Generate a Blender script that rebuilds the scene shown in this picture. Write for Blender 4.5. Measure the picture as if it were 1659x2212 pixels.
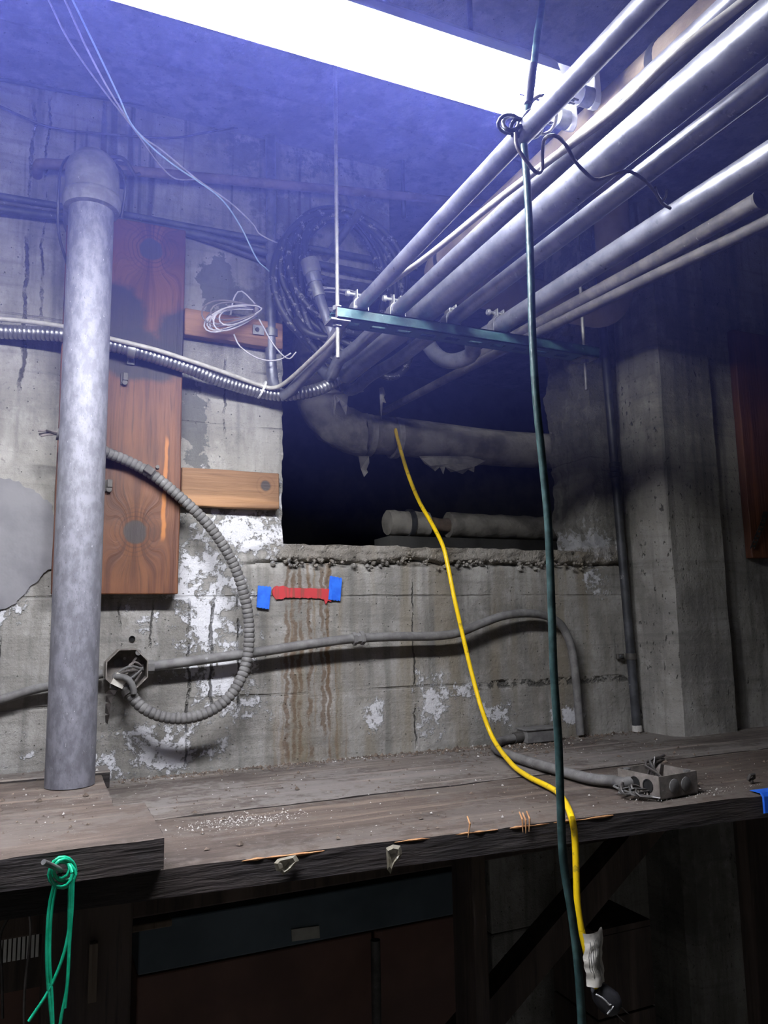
import bpy, bmesh, math, random
from mathutils import Vector, noise, Matrix
rnd = random.Random(7)
for o in list(bpy.data.objects): bpy.data.objects.remove(o)
scene = bpy.context.scene
COL = scene.collection
# ------------------------------------------------------------------ camera
# x runs along the concrete wall, y into it (wall face y = 0), z up, metres
F, CX, CY = 1661.0, 829.5, 1106.0
YAW, PITCH, ROLL = math.radians(24), math.radians(8), math.radians(-1)
CAM = Vector((0, -1.64, 1.5))
_f = Vector((math.sin(YAW) * math.cos(PITCH), math.cos(YAW) * math.cos(PITCH), math.sin(PITCH)))
_r = Vector((math.cos(YAW), -math.sin(YAW), 0)); _u = _r.cross(_f)
CR = _r * math.cos(ROLL) + _u * math.sin(ROLL); CU = _u * math.cos(ROLL) - _r * math.sin(ROLL)
cd = bpy.data.cameras.new('camera'); cam = bpy.data.objects.new('camera', cd); COL.objects.link(cam)
m = Matrix((CR, CU, -_f)).transposed().to_4x4(); m.translation = CAM; cam.matrix_world = m
cd.sensor_fit = 'HORIZONTAL'; cd.sensor_width = 36; cd.lens = 36 * F / 1659; cd.clip_start = .01
scene.camera = cam
def ray(x, y): return _f + CR * ((x - CX) / F) - CU * ((y - CY) / F)
def W(x, y, Y=0.0):            # photo pixel -> point on the plane y = Y (a wall-parallel plane)
    d = ray(x, y); return CAM + d * ((Y - CAM.y) / d.y)
def Zp(x, y, z):               # photo pixel -> point on the horizontal plane z
    d = ray(x, y); return CAM + d * ((z - CAM.z) / d.z)
def WP(*a): return [W(*t) for t in a]
# ------------------------------------------------------------------ world, light, exposure
wd = bpy.data.worlds.new('world'); scene.world = wd; wd.use_nodes = True
wd.node_tree.nodes['Background'].inputs[0].default_value = (.5, .6, 1, 1)
wd.node_tree.nodes['Background'].inputs[1].default_value = 0.0
TUBE_COLOR = (.87, .885, 1.0); TUBE_POWER = 128.0
GLARE_COLOR = (.22, .26, 1.0); GLARE_DENSITY = 0.095  # scatter volume that imitates the blue lens glare
vs = scene.view_settings; vs.view_transform = 'Standard'; vs.look = 'None'; vs.gamma = 1; vs.exposure = 0.42
vs.use_curve_mapping = False
# ------------------------------------------------------------------ node helpers
class NT:
    def __init__(s, name):
        s.m = bpy.data.materials.new(name); s.m.use_nodes = True; s.t = s.m.node_tree
        s.b = s.t.nodes['Principled BSDF']; s.pos = s.n('ShaderNodeNewGeometry').outputs['Position']
    def n(s, ty, **kw):
        nd = s.t.nodes.new(ty)
        for k, v in kw.items(): setattr(nd, k, v)
        return nd
    def set(s, sock, v):
        if isinstance(v, bpy.types.NodeSocket): s.t.links.new(v, sock)
        elif isinstance(v, (tuple, list)) and len(v) == 3 and sock.type == 'RGBA': sock.default_value = (*v, 1)
        else: sock.default_value = v
    def math(s, op, a, b=None, c=None, clamp=False):
        nd = s.n('ShaderNodeMath', operation=op, use_clamp=clamp); s.set(nd.inputs[0], a)
        if b is not None: s.set(nd.inputs[1], b)
        if c is not None: s.set(nd.inputs[2], c)
        return nd.outputs[0]
    def add(s, a, b): return s.math('ADD', a, b)
    def sub(s, a, b): return s.math('SUBTRACT', a, b)
    def mul(s, a, b): return s.math('MULTIPLY', a, b)
    def mx(s, a, b): return s.math('MAXIMUM', a, b)
    def sep(s, v=None):
        nd = s.n('ShaderNodeSeparateXYZ'); s.set(nd.inputs[0], v or s.pos); return nd.outputs
    def comb(s, x, y, z):
        nd = s.n('ShaderNodeCombineXYZ')
        for i, v in enumerate((x, y, z)): s.set(nd.inputs[i], v)
        return nd.outputs[0]
    def vmul(s, v, k):
        nd = s.n('ShaderNodeVectorMath', operation='MULTIPLY'); s.set(nd.inputs[0], v); nd.inputs[1].default_value = k
        return nd.outputs[0]
    def noise(s, scale, detail=4, vec=None, rough=.55, dist=0):
        nd = s.n('ShaderNodeTexNoise'); s.set(nd.inputs['Vector'], vec or s.pos)
        nd.inputs['Scale'].default_value = scale; nd.inputs['Detail'].default_value = detail
        nd.inputs['Roughness'].default_value = rough; nd.inputs['Distortion'].default_value = dist
        return nd.outputs['Fac']
    def vor(s, scale, vec=None, feature='F1'):
        nd = s.n('ShaderNodeTexVoronoi', feature=feature); s.set(nd.inputs['Vector'], vec or s.pos)
        nd.inputs['Scale'].default_value = scale; return nd.outputs['Distance']
    def sm(s, v, a, b, lo=0., hi=1.):      # smoothstep from a to b
        nd = s.n('ShaderNodeMapRange', interpolation_type='SMOOTHSTEP'); s.set(nd.inputs[0], v)
        for i, k in enumerate((a, b, lo, hi)): nd.inputs[i + 1].default_value = k
        return nd.outputs[0]
    def mix(s, f, a, b, blend='MIX'):
        nd = s.n('ShaderNodeMix', data_type='RGBA', blend_type=blend)
        s.set(nd.inputs[0], f); s.set(nd.inputs[6], a); s.set(nd.inputs[7], b); return nd.outputs[2]
    def ell(s, u, v, cu, cv, ru, rv):      # 1 at the centre of an ellipse, 0 on its rim
        a = s.mul(s.sub(u, cu), 1 / ru); b = s.mul(s.sub(v, cv), 1 / rv)
        return s.sub(1, s.math('SQRT', s.add(s.mul(a, a), s.mul(b, b))))
    def line(s, u, at, w):                 # 1 on u = at, 0 beyond w
        return s.sm(s.math('ABSOLUTE', s.sub(u, at)), w * .35, w, 1, 0)
    def band(s, u, a, b, soft): return s.mul(s.sm(u, a, a + soft), s.sm(u, b - soft, b, 1, 0))
    def bump(s, h, strength, dist=.01):
        nd = s.n('ShaderNodeBump'); s.set(nd.inputs['Height'], h); nd.inputs['Strength'].default_value = strength
        nd.inputs['Distance'].default_value = dist; s.t.links.new(nd.outputs[0], s.b.inputs['Normal'])
    def out(s, col, rough=.8, metal=0., **kw):
        s.set(s.b.inputs['Base Color'], col); s.set(s.b.inputs['Roughness'], rough); s.set(s.b.inputs['Metallic'], metal)
        for k, v in kw.items(): s.set(s.b.inputs[k.replace('_', ' ')], v)
        return s.m
MATS = {}
def plain(name, c1, c2, scale=30, rough=.7, metal=0., bump=.15, stretch=(1, 1, 1), lo=.35, hi=.65, **kw):
    t = NT(name); v = t.vmul(t.pos, stretch)
    f = t.sm(t.noise(scale, 5, v), lo, hi)
    t.bump(t.noise(scale * 3, 3, v), bump, .004)
    MATS[name] = t.out(t.mix(f, c1, c2), rough, metal, **kw); return MATS[name]
def concrete(name, kind):
    t = NT(name); x, y, z = t.sep()
    big = t.noise(3.2, 6); fine = t.noise(110, 5, None, .7); mid = t.noise(14, 5, None, .65)
    strk = t.noise(1, 4, t.vmul(t.pos, (32, 32, 1.6))); hst = t.noise(1, 5, t.vmul(t.pos, (3, 3, 60)))
    col = t.mix(t.sm(big, .35, .68), (.19, .180, .160), (.36, .345, .315))
    col = t.mix(t.mul(t.sm(mid, .45, .7), .55), col, (.46, .445, .415))
    col = t.mix(t.mul(t.sm(strk, .5, .68), .5), col, (.085, .083, .075))
    col = t.mix(t.mul(t.sm(hst, .52, .7), .35), col, (.11, .108, .10))
    col = t.mix(t.mul(t.sm(fine, .55, .75), .55), col, (.07, .068, .06))
    vs_ = t.noise(1, 5, t.vmul(t.pos, (9, 9, 2.2)), .7); col = t.mix(t.mul(t.sm(vs_, .50, .62), .45), col, (.12, .115, .10)); col = t.mix(t.mul(t.sm(vs_, .46, .34), .35), col, (.46, .45, .42))
    pits = t.sm(t.vor(55), .10, .05)
    hgt = t.add(t.mul(mid, .5), t.add(t.mul(fine, .35), t.mul(hst, .25)))
    if kind == 'wall':
        wob = t.mul(t.sub(t.noise(9, 3), .5), .03); wob2 = t.mul(t.sub(t.noise(16, 5, None, .65), .5), .03)
        xw = t.add(x, wob2); zw = t.add(z, wob)
        # hairline form-board joints
        ln = None
        for zi, wd_ in ((2.12, .004), (1.93, .003), (1.555, .005), (1.345, .006),):
            l = t.mul(t.mul(t.line(t.add(z, t.mul(wob, .3)), zi, wd_ * .7), .42), t.sm(big, .42, .62)); ln = l if ln is None else t.mx(ln, l)
        for xi, za, zb, wd_ in ((.282, 1.2, 1.56, .006), (.33, 1.3, 1.6, .007), (.207, 1.43, 1.56, .004), (.385, 1.3, 1.58, .005),
                                (-.055, 1.95, 2.6, .007), (-.025, 2.1, 2.62, .005), (.145, 1.48, 1.56, .004), (.80, 1.2, 1.6, .004),
                                (-.10, 1.36, 1.55, .006), (-.07, 1.36, 1.5, .005), (.35, 1.9, 2.1, .004)):
            l = t.mul(t.line(xw, xi, wd_ * .62), t.band(z, za, zb, .04)); ln = t.mx(ln, t.mul(t.mul(l, t.sm(mid, .4, .55)), .85))
        rl = t.mul(t.mul(t.line(t.add(z, t.mul(wob, .8)), 1.338, .012), t.sm(x, .92, 1.02)), t.sm(t.noise(38, 5, None, .7), .47, .56)); ln = t.mx(ln, t.mul(rl, .8))
        # drips on the upper wall
        drip = t.mul(t.sm(t.noise(1, 3, t.vmul(t.pos, (26, 1, 1.1))), .56, .64), t.sm(z, 2.15, 2.4))
        col = t.mix(t.mul(drip, .75), col, (.035, .033, .03))
        blot = t.mul(t.sm(t.noise(7, 6, None, .7), .47, .56), t.mul(t.sm(z, 1.85, 2.3), t.sm(x, .2, .4)))
        col = t.mix(t.mul(blot, .7), col, (.05, .048, .045))
        # dark scab next to the board
        sc = t.mx(t.ell(x, z, .285, 1.93, .05, .12), t.ell(x, z, .33, 2.25, .06, .1))
        scm = t.sm(t.add(sc, t.mul(t.sub(mid, .5), 2.2)), .25, .33)
        col = t.mix(t.mul(scm, .75), col, (.075, .078, .075))
        # rust runs below the opening
        rs = t.noise(1, 3, t.vmul(t.comb(xw, y, z), (55, 1, 2.2)))
        rreg = t.mul(t.band(x, .44, .66, .05), t.mul(t.sm(z, 1.62, 1.66, 1, 0), 1))
        rust = t.mul(t.sm(rs, .50, .62), rreg)
        col = t.mix(t.mul(rust, .7), col, (.16, .105, .055))
        wide = t.mul(t.mul(t.sm(t.noise(1, 3, t.vmul(t.pos, (16, 1, 1.5))), .45, .65), t.band(x, .42, 1.40, .1)), t.sm(z, 1.68, 1.72, 1, 0))
        col = t.mix(t.mul(wide, .6), col, (.185, .152, .098))
        r2 = None
        for xi, za in ((.492, 1.64), (.508, 1.62), (.522, 1.63), (.545, 1.61), (.575, 1.63), (.588, 1.63)):
            l = t.mul(t.line(t.add(x, t.mul(wob2, 1.6)), xi, .0065), t.mul(t.band(z, 1.2, za, .02), t.sm(mid, .35, .5))); r2 = l if r2 is None else t.mx(r2, l)
        col = t.mix(t.mul(r2, .75), col, (.10, .060, .030))
        # efflorescence
        ef = None
        for e in ((.315, 1.55, .10, .20), (.40, 1.70, .13, .07), (.36, 1.40, .08, .11), (.10, 1.235, .12, .05), (.24, 1.25, .12, .06),
                  (.84, 1.31, .045, .075), (.70, 1.29, .025, .04), (.93, 1.33, .05, .02), (1.23, 1.25, .05, .03), (1.34, 1.60, .04, .05),
                  (1.36, 1.70, .07, .06), (-.08, 1.55, .05, .06), (1.02, 1.27, .05, .04), (.46, 1.77, .06, .05)):
            q = t.ell(x, z, *e); ef = q if ef is None else t.mx(ef, q)
        efn = t.add(t.mul(ef, .55), t.add(t.mul(t.sub(mid, .5), 1.9), t.mul(t.sub(t.noise(40, 6, None, .75), .5), 2.6)))
        efm = t.sm(efn, .12, .34)
        col = t.mix(t.mul(efm, .85), col, (.66, .66, .68))
        col = t.mix(ln, col, (.028, .027, .025))
        hgt = t.sub(t.add(hgt, t.mul(efm, .5)), t.mul(ln, 1.2))
        # rubble along the broken joint is warmer
        rub = t.mul(t.band(zw, 1.625, 1.69, .012), t.sm(x, .42, .5))
        col = t.mix(t.mul(rub, .45), col, (.27, .235, .19))
        hgt = t.add(hgt, t.mul(t.mul(rub, t.noise(60, 5, None, .7)), 2.0))
        jm = t.mul(t.sm(x, 1.25, 1.33), t.band(z, 1.66, 2.3, .04))
        hgt = t.add(hgt, t.mul(t.mul(jm, t.noise(42, 6, None, .75)), 4.5))
    if kind == 'pilaster':
        pt = t.mul(t.sm(t.noise(1, 3, t.vmul(t.pos, (90, 90, 45))), .64, .70), t.sm(t.noise(5, 3), .45, .58))
        col = t.mix(t.mul(pt, .8), col, (.05, .048, .045)); hgt = t.sub(hgt, pt)
        sw = t.noise(2.4, 3)
        col = t.mix(t.mul(t.sm(sw, .48, .66), .45), col, (.065, .063, .06))
    if kind == 'dark':
        col = t.mix(.8, col, (.035, .034, .033))
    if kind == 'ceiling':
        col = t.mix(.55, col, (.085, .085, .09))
    col = t.mix(t.mul(pits, .6), col, (.045, .043, .04))
    t.bump(t.sub(hgt, t.mul(pits, .6)), .75, .012)
    MATS[name] = t.out(col, .88); return MATS[name]
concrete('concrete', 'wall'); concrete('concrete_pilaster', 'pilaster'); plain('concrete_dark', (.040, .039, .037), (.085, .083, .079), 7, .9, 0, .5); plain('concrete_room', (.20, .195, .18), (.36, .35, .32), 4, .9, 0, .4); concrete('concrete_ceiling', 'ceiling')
def wood(name, c1, c2, c3, axis='x', scale=1., rough=.7, knots=(), burns=(), dust=0., dustc=(.2, .185, .165), drips=()):
    t = NT(name); x, y, z = t.sep()
    k = {'x': (2.2, 38, 38), 'z': (38, 38, 2.2), 'y': (38, 2.2, 38)}[axis]
    p = t.pos; kn = None
    if knots:
        for (kx, kz, kr) in knots:
            d = t.math('SQRT', t.add(t.math('POWER', t.sub(x, kx), 2), t.math('POWER', t.mul(t.sub(z, kz), .8), 2)))
            g = t.sm(d, kr * .6, kr * 4.5, 1, 0)
            kn = (d, kr) if kn is None else kn
            sh = t.mul(t.mul(g, g), kr * 3.0)
            x = t.add(x, t.mul(sh, t.sm(t.sub(x, kx), -kr * 2, kr * 2, -1, 1)))
        p = t.comb(x, y, z)
    v = t.vmul(p, tuple(a * scale for a in k))
    n1 = t.noise(1, 5, v, .6, .4); n2 = t.noise(4, 3, v); n3 = t.noise(5, 4)
    col = t.mix(t.sm(n1, .36, .62), c1, c2)
    col = t.mix(t.mul(t.sm(n2, .55, .72), .6), col, c3)
    col = t.mix(t.mul(t.sm(n3, .45, .7), .5), col, c3)
    x0, y0, z0 = t.sep()
    lt_ = t.mul(t.sm(t.noise(1, 4, t.vmul(p, tuple(a * scale * .55 for a in k))), .54, .68), .7); col = t.mix(lt_, col, tuple(min(1, q * 1.9) for q in c2))
    for (kx, kz, kr) in knots:
        wob = t.mul(t.sub(t.noise(40, 2), .5), kr * .5)
        d = t.add(t.math('SQRT', t.add(t.math('POWER', t.sub(x0, kx), 2), t.math('POWER', t.mul(t.sub(z0, kz), .95), 2))), wob)
        ring = t.mul(t.sm(t.math('SINE', t.mul(d, 700)), .2, .9), t.sm(d, kr, kr * 3.2, 1, 0))
        col = t.mix(t.mul(ring, .55), col, c3)
        col = t.mix(t.sm(d, kr * .9, kr * 1.15, 1, 0), col, (.045, .035, .035))
    for (bx, bz, rx, rz) in burns:
        b = t.sm(t.add(t.ell(x0, z0, bx, bz, rx * 1.1, rz * 1.1), t.mul(t.sub(t.noise(16, 4), .5), .9)), -.1, .25)
        col = t.mix(t.mul(b, .93), col, (.010, .010, .014))
    for (sx, za, zb) in drips:
        wv = t.add(x0, t.mul(t.sub(t.noise(14, 3), .5), .02))
        col = t.mix(t.mul(t.mul(t.line(wv, sx, .0055), t.band(z0, za, zb, .02)), .8), col, (.42, .15, .03))
    h = t.add(t.mul(n1, .6), t.mul(n2, .5))
    if dust:
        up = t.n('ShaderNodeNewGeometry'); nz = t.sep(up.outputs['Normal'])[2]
        col = t.mix(t.sm(nz, .3, .8), t.mix(.88, col, (.010, .008, .009)), col)  # colour darkened on faces that don't point up
        grime = t.sm(t.noise(5, 6, t.vmul(t.pos, (.7, 1.6, 1)), .7), .50, .62); col = t.mix(t.mul(grime, .55), col, (.03, .021, .017))
        spk = t.sm(t.noise(260, 3), .60, .68); col = t.mix(t.mul(spk, .45), col, (.025, .018, .015))
        dm = t.mul(t.sm(nz, .3, .8), t.sm(t.add(t.noise(7, 6, t.vmul(t.pos, (.6, 1, 1)), .7), t.mul(t.sub(t.noise(60, 4), .5), .5)), .46, .60))
        col = t.mix(t.mul(dm, dust), col, dustc); h = t.mul(h, .7)
        sp = t.mul(t.sm(nz, .5, .9), t.sm(t.vor(150), .13, .07)); sp = t.mul(sp, t.sm(t.noise(11, 4), .45, .6))
        col = t.mix(t.mul(sp, .8), col, (.36, .34, .31))
    t.bump(h, .55, .006)
    MATS[name] = t.out(col, rough); return MATS[name]
def metal(name, c1, c2, rough=.42, scale=22, metallic=.85, specks=.3, stretch=(1, 1, 1)):
    t = NT(name); v = t.vmul(t.pos, stretch)
    f = t.sm(t.noise(scale, 6, v, .65), .38, .64)
    col = t.mix(f, c1, c2)
    col = t.mix(t.mul(t.sm(t.noise(scale * 6, 3, v), .62, .72), specks), col, (.06, .055, .05))
    w = t.mul(t.sm(t.noise(scale * 2.4, 5, v, .7), .66, .70), specks)
    col = t.mix(w, col, (.6, .6, .62))
    r = t.add(rough - .1, t.mul(t.noise(scale * 2, 3, v), .25))
    t.bump(t.noise(scale * 5, 3, v), .08, .003)
    MATS[name] = t.out(col, r, metallic); return MATS[name]
metal('galvanised', (.115, .115, .131), (.19, .19, .215), .58, 80, .15, .6, (1, 1, .5))
metal('emt', (.19, .195, .225), (.29, .295, .335), .31, 18, .62, .4)
metal('flex_steel', (.26, .26, .27), (.38, .38, .39), .36, 30, .85, .1)
metal('zinc', (.20, .20, .195), (.30, .30, .29), .42, 40, .6, .2)
metal('rod_steel', (.16, .155, .14), (.24, .23, .21), .5, 60, .5, .3)
metal('box_steel', (.15, .132, .115), (.25, .225, .20), .65, 50, .15, .4)
metal('old_steel', (.055, .05, .046), (.10, .094, .088), .55, 40, .35, .4)
metal('dusty_steel', (.11, .106, .102), (.18, .175, .168), .72, 34, .1, .35)
metal('black_pipe', (.035, .037, .042), (.07, .072, .08), .5, 22, .3, .3)
metal('dusty_dark', (.055, .050, .050), (.105, .096, .092), .7, 34, .15, .4)
metal('rust_pipe', (.10, .075, .06), (.19, .14, .11), .75, 14, .1, .3)
metal('green_paint', (.022, .060, .060), (.042, .10, .098), .42, 40, .1, .35)
plain('insulation', (.24, .185, .125), (.37, .30, .215), 12, .9, 0, .5)
plain('insulation_old', (.16, .148, .132), (.31, .29, .262), 16, .95, 0, 1.0)
plain('torn_jacket', (.20, .19, .175), (.33, .31, .29), 30, .95, 0, .3)
plain('white_cable', (.40, .38, .33), (.50, .48, .43), 60, .5)
plain('phone_wire', (.46, .44, .47), (.60, .57, .60), 50, .5)
plain('phone_wire_blue', (.40, .56, .70), (.52, .68, .80), 50, .5)
plain('tan_wire', (.16, .14, .135), (.25, .22, .21), 50, .5)
plain('black_rubber', (.012, .012, .014), (.03, .03, .034), 40, .5)
plain('green_cord', (.010, .030, .030), (.035, .075, .072), 60, .42)
plain('wire_brown', (.07, .055, .045), (.15, .125, .105), 60, .4)
plain('wire_dark', (.035, .03, .028), (.09, .08, .075), 60, .45)
plain('green_wire', (.0, .30, .14), (.01, .42, .22), 60, .35)
plain('blue_tape', (.008, .10, .60), (.02, .15, .72), 60, .6)
plain('grey_patch', (.15, .148, .158), (.215, .21, .22), 9, .85, 0, .5)
plain('white_enamel', (.78, .78, .76), (.82, .82, .80), 30, .4)
plain('ridge_white', (.70, .69, .64), (.82, .81, .77), 60, .6)
plain('paper', (.55, .52, .45), (.68, .65, .58), 40, .8)
plain('print_ink', (.09, .09, .085), (.14, .14, .13), 40, .8)
plain('plate', (.30, .29, .25), (.38, .37, .33), 40, .6)
plain('clear_plastic', (.30, .27, .20), (.42, .39, .31), 30, .25, 0, .4, Transmission_Weight=.35)
plain('cabinet_blue', (.05, .075, .095), (.075, .105, .13), 8, .55)
plain('cabinet_brown', (.09, .038, .026), (.14, .062, .042), 6, .6)
plain('chip_white', (.36, .345, .32), (.52, .50, .47), 90, .9)
plain('chip_brown', (.06, .045, .035), (.16, .12, .09), 90, .9)
plain('splinter', (.36, .17, .07), (.5, .27, .12), 90, .8)
plain('hole_black', (.004, .004, .004), (.006, .006, .006), 9, 1)
wood('board_wood', (.070, .020, .0075), (.150, .054, .019), (.034, .010, .005), 'z', 1, .6,
     knots=((.183, 2.287, .023), (.166, 1.683, .021)), drips=((.222, 1.66, 1.89),), burns=((.085, 2.14, .085, .07), (.245, 2.10, .045, .07), (.17, 2.05, .10, .05), (.05, 2.42, .1, .05)))
wood('batten_wood', (.155, .076, .033), (.215, .115, .055), (.10, .046, .02), 'x', .8, .7, knots=((.437, 1.795, .010),))
wood('far_board_wood', (.09, .03, .015), (.14, .05, .024), (.05, .018, .012), 'z', 1, .65)
wood('bench_wood', (.060, .044, .034), (.098, .074, .058), (.038, .027, .022), 'x', 2.1, .85, dust=.5, dustc=(.125, .108, .094))
wood('bench_wood_grey', (.085, .069, .057), (.145, .123, .105), (.045, .035, .029), 'x', 2.0, .85, dust=.7, dustc=(.185, .17, .155))
wood('timber_dark', (.045, .031, .025), (.08, .057, .045), (.024, .017, .015), 'z', .8, .8)
wood('scrap_wood', (.13, .095, .065), (.18, .135, .095), (.08, .055, .04), 'z', .8, .8)
def cable_worn():
    t = NT('worn_cable'); n = t.noise(70, 6, t.pos, .7); f = t.sm(n, .57, .62)
    col = t.mix(f, (.014, .014, .017), (.22, .21, .195)); t.bump(f, .5, .003)
    MATS['worn_cable'] = t.out(col, .5)
cable_worn()
def yellow_mat():
    t = NT('yellow_cord'); f = t.sm(t.noise(60, 4, t.pos, .7), .58, .66)
    col = t.mix(t.mul(f, .6), (.90, .60, .008), (.25, .17, .03)); MATS['yellow_cord'] = t.out(col, .38)
yellow_mat()
def red_mat():
    t = NT('red_paint'); f = t.sm(t.noise(1, 4, t.vmul(t.pos, (95, 1, 6))), .54, .62)
    col = t.mix(t.mul(f, .7), (.42, .028, .034), (.17, .05, .035)); MATS['red_paint'] = t.out(col, .7)
red_mat()
def emit_mat():
    t = NT('tube_glow'); t.set(t.b.inputs['Emission Color'], TUBE_COLOR); t.b.inputs['Emission Strength'].default_value = TUBE_POWER
    MATS['tube_glow'] = t.out((.9, .9, .9), .4)
emit_mat()
# ------------------------------------------------------------------ mesh helpers
WL = {}
def tag(o, label=None, cat=None, group=None, kind=None):
    if label: o['label'] = label
    if cat: o['category'] = cat
    if group: o['group'] = group
    if kind: o['kind'] = kind
    return o
def thing(name, loc, label, cat, group=None):
    o = bpy.data.objects.new(name, None); COL.objects.link(o); o.location = loc; o.empty_display_size = .02
    WL[o.name] = Vector(loc); return tag(o, label, cat, group)
def smooth_path(pts, step=.006):
    pts = [Vector(p) for p in pts]
    if len(pts) < 3: dense = pts
    else:
        dense = []; P = [pts[0] * 2 - pts[1]] + pts + [pts[-1] * 2 - pts[-2]]
        for i in range(1, len(P) - 2):
            a, b, c, d = P[i - 1:i + 3]
            k = max(4, int((c - b).length / step))
            for j in range(k):
                u = j / k
                dense.append(.5 * (2 * b + (c - a) * u + (2 * a - 5 * b + 4 * c - d) * u * u + (3 * b - a - 3 * c + d) * u ** 3))
        dense.append(pts[-1])
    return dense
def resample(pts, step):
    out = [pts[0].copy()]; need = step
    for a, b in zip(pts, pts[1:]):
        L = (b - a).length; t = 0
        while L - t >= need:
            t += need; out.append(a.lerp(b, t / L)); need = step
        need -= L - t
    if (out[-1] - pts[-1]).length > step * .3: out.append(pts[-1].copy())
    return out
class MB:
    def __init__(s): s.v = []; s.f = []
    def add(s, vs_, fs):
        n = len(s.v); s.v += [Vector(v) for v in vs_]; s.f += [tuple(i + n for i in f) for f in fs]; return s
    def box(s, lo, hi, rot=None, org=None):
        x0, y0, z0 = lo; x1, y1, z1 = hi
        v = [Vector(p) for p in ((x0, y0, z0), (x1, y0, z0), (x1, y1, z0), (x0, y1, z0), (x0, y0, z1), (x1, y0, z1), (x1, y1, z1), (x0, y1, z1))]
        if rot is not None:
            o = Vector(org) if org is not None else sum(v, Vector()) / 8
            v = [o + rot @ (p - o) for p in v]
        return s.add(v, ((3, 2, 1, 0), (4, 5, 6, 7), (0, 1, 5, 4), (1, 2, 6, 5), (2, 3, 7, 6), (3, 0, 4, 7)))
    def sweep(s, path, r, seg=12, cap=True, rf=None, flat=None):
        path = [Vector(p) for p in path]
        T = (path[1] - path[0]).normalized(); N = T.orthogonal().normalized()
        n0 = len(s.v); L = 0
        for i, p in enumerate(path):
            a = path[max(0, i - 1)]; b = path[min(len(path) - 1, i + 1)]
            T2 = (b - a).normalized() if (b - a).length > 1e-9 else T
            N = (T.rotation_difference(T2) @ N); N = (N - T2 * N.dot(T2)).normalized(); T = T2
            B = T.cross(N); rr = rf(i, L) if rf else (r[i] if isinstance(r, (list, tuple)) else r)
            for k in range(seg):
                a_ = 2 * math.pi * k / seg
                s.v.append(p + N * (rr * math.cos(a_)) + B * (rr * math.sin(a_)))
            if i + 1 < len(path): L += (path[i + 1] - p).length
        for i in range(len(path) - 1):
            for k in range(seg):
                a = n0 + i * seg + k; b = n0 + i * seg + (k + 1) % seg
                s.f.append((a, b, b + seg, a + seg))
        if cap:
            s.f.append(tuple(n0 + k for k in reversed(range(seg)))); e = n0 + (len(path) - 1) * seg
            s.f.append(tuple(e + k for k in range(seg)))
        return s
    def cyl(s, a, b, r, seg=16, r2=None): return s.sweep([a, b], [r, r if r2 is None else r2], seg)
    def lathe(s, prof, org, axis=(0, 0, 1), seg=24):
        axis = Vector(axis).normalized(); q = Vector((0, 0, 1)).rotation_difference(axis); org = Vector(org); n0 = len(s.v)
        for (r, h) in prof:
            for k in range(seg):
                a = 2 * math.pi * k / seg; s.v.append(org + q @ Vector((r * math.cos(a), r * math.sin(a), h)))
        for i in range(len(prof) - 1):
            for k in range(seg):
                a = n0 + i * seg + k; b = n0 + i * seg + (k + 1) % seg; s.f.append((a, b, b + seg, a + seg))
        s.f.append(tuple(n0 + k for k in reversed(range(seg)))); e = n0 + (len(prof) - 1) * seg
        s.f.append(tuple(e + k for k in range(seg)))
        return s
    def prism(s, poly, d):                 # closed outline extruded by vector d
        n = len(poly); p = [Vector(q) for q in poly]; d = Vector(d)
        return s.add(p + [q + d for q in p], [tuple(range(n)), tuple(range(2 * n - 1, n - 1, -1))] + [(i, i + n, (i + 1) % n + n, (i + 1) % n) for i in range(n)])
    def grid(s, us, vs_, fn, skip=None):
        n0 = len(s.v); nu = len(us)
        for v in vs_:
            for u in us: s.v.append(Vector(fn(u, v)))
        for j in range(len(vs_) - 1):
            for i in range(nu - 1):
                if skip and skip((us[i] + us[i + 1]) / 2, (vs_[j] + vs_[j + 1]) / 2): continue
                a = n0 + j * nu + i; s.f.append((a, a + 1, a + nu + 1, a + nu))
        return s
    def build(s, name, mat, parent=None, smooth=False, bevel=0, fix=True):
        used = sorted({i for f in s.f for i in f}); mp = {a: b for b, a in enumerate(used)}
        v = [s.v[i] for i in used]; fs = [tuple(mp[i] for i in f) for f in s.f]
        lo = Vector([min(p[k] for p in v) for k in range(3)]); hi = Vector([max(p[k] for p in v) for k in range(3)])
        loc = Vector(((lo.x + hi.x) / 2, (lo.y + hi.y) / 2, lo.z))
        me = bpy.data.meshes.new(name); me.from_pydata([p - loc for p in v], [], fs)
        if fix:
            bm = bmesh.new(); bm.from_mesh(me); bmesh.ops.recalc_face_normals(bm, faces=bm.faces); bm.to_mesh(me); bm.free()
        me.polygons.foreach_set('use_smooth', [bool(smooth)] * len(me.polygons))
        if smooth:
            try: me.set_sharp_from_angle(angle=math.radians(50))
            except Exception: pass
        me.materials.append(MATS[mat]); me.update()
        o = bpy.data.objects.new(name, me); COL.objects.link(o)
        if parent is not None: o.parent = parent; o.location = loc - WL[parent.name]
        else: o.location = loc
        WL[o.name] = loc
        if bevel:
            b = o.modifiers.new('bevel', 'BEVEL'); b.width = bevel; b.segments = 2; b.limit_method = 'ANGLE'
        return o
def struct(mb, name, mat, **kw): return tag(mb.build(name, mat, **kw), kind='structure')
def tube(name, pts, r, mat, parent=None, seg=12, step=.006, rf=None, straight=False):
    p = [Vector(q) for q in pts] if straight else resample(smooth_path(pts, step), step * 1.6)
    return MB().sweep(p, r, seg, True, rf).build(name, mat, parent, True)
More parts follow.
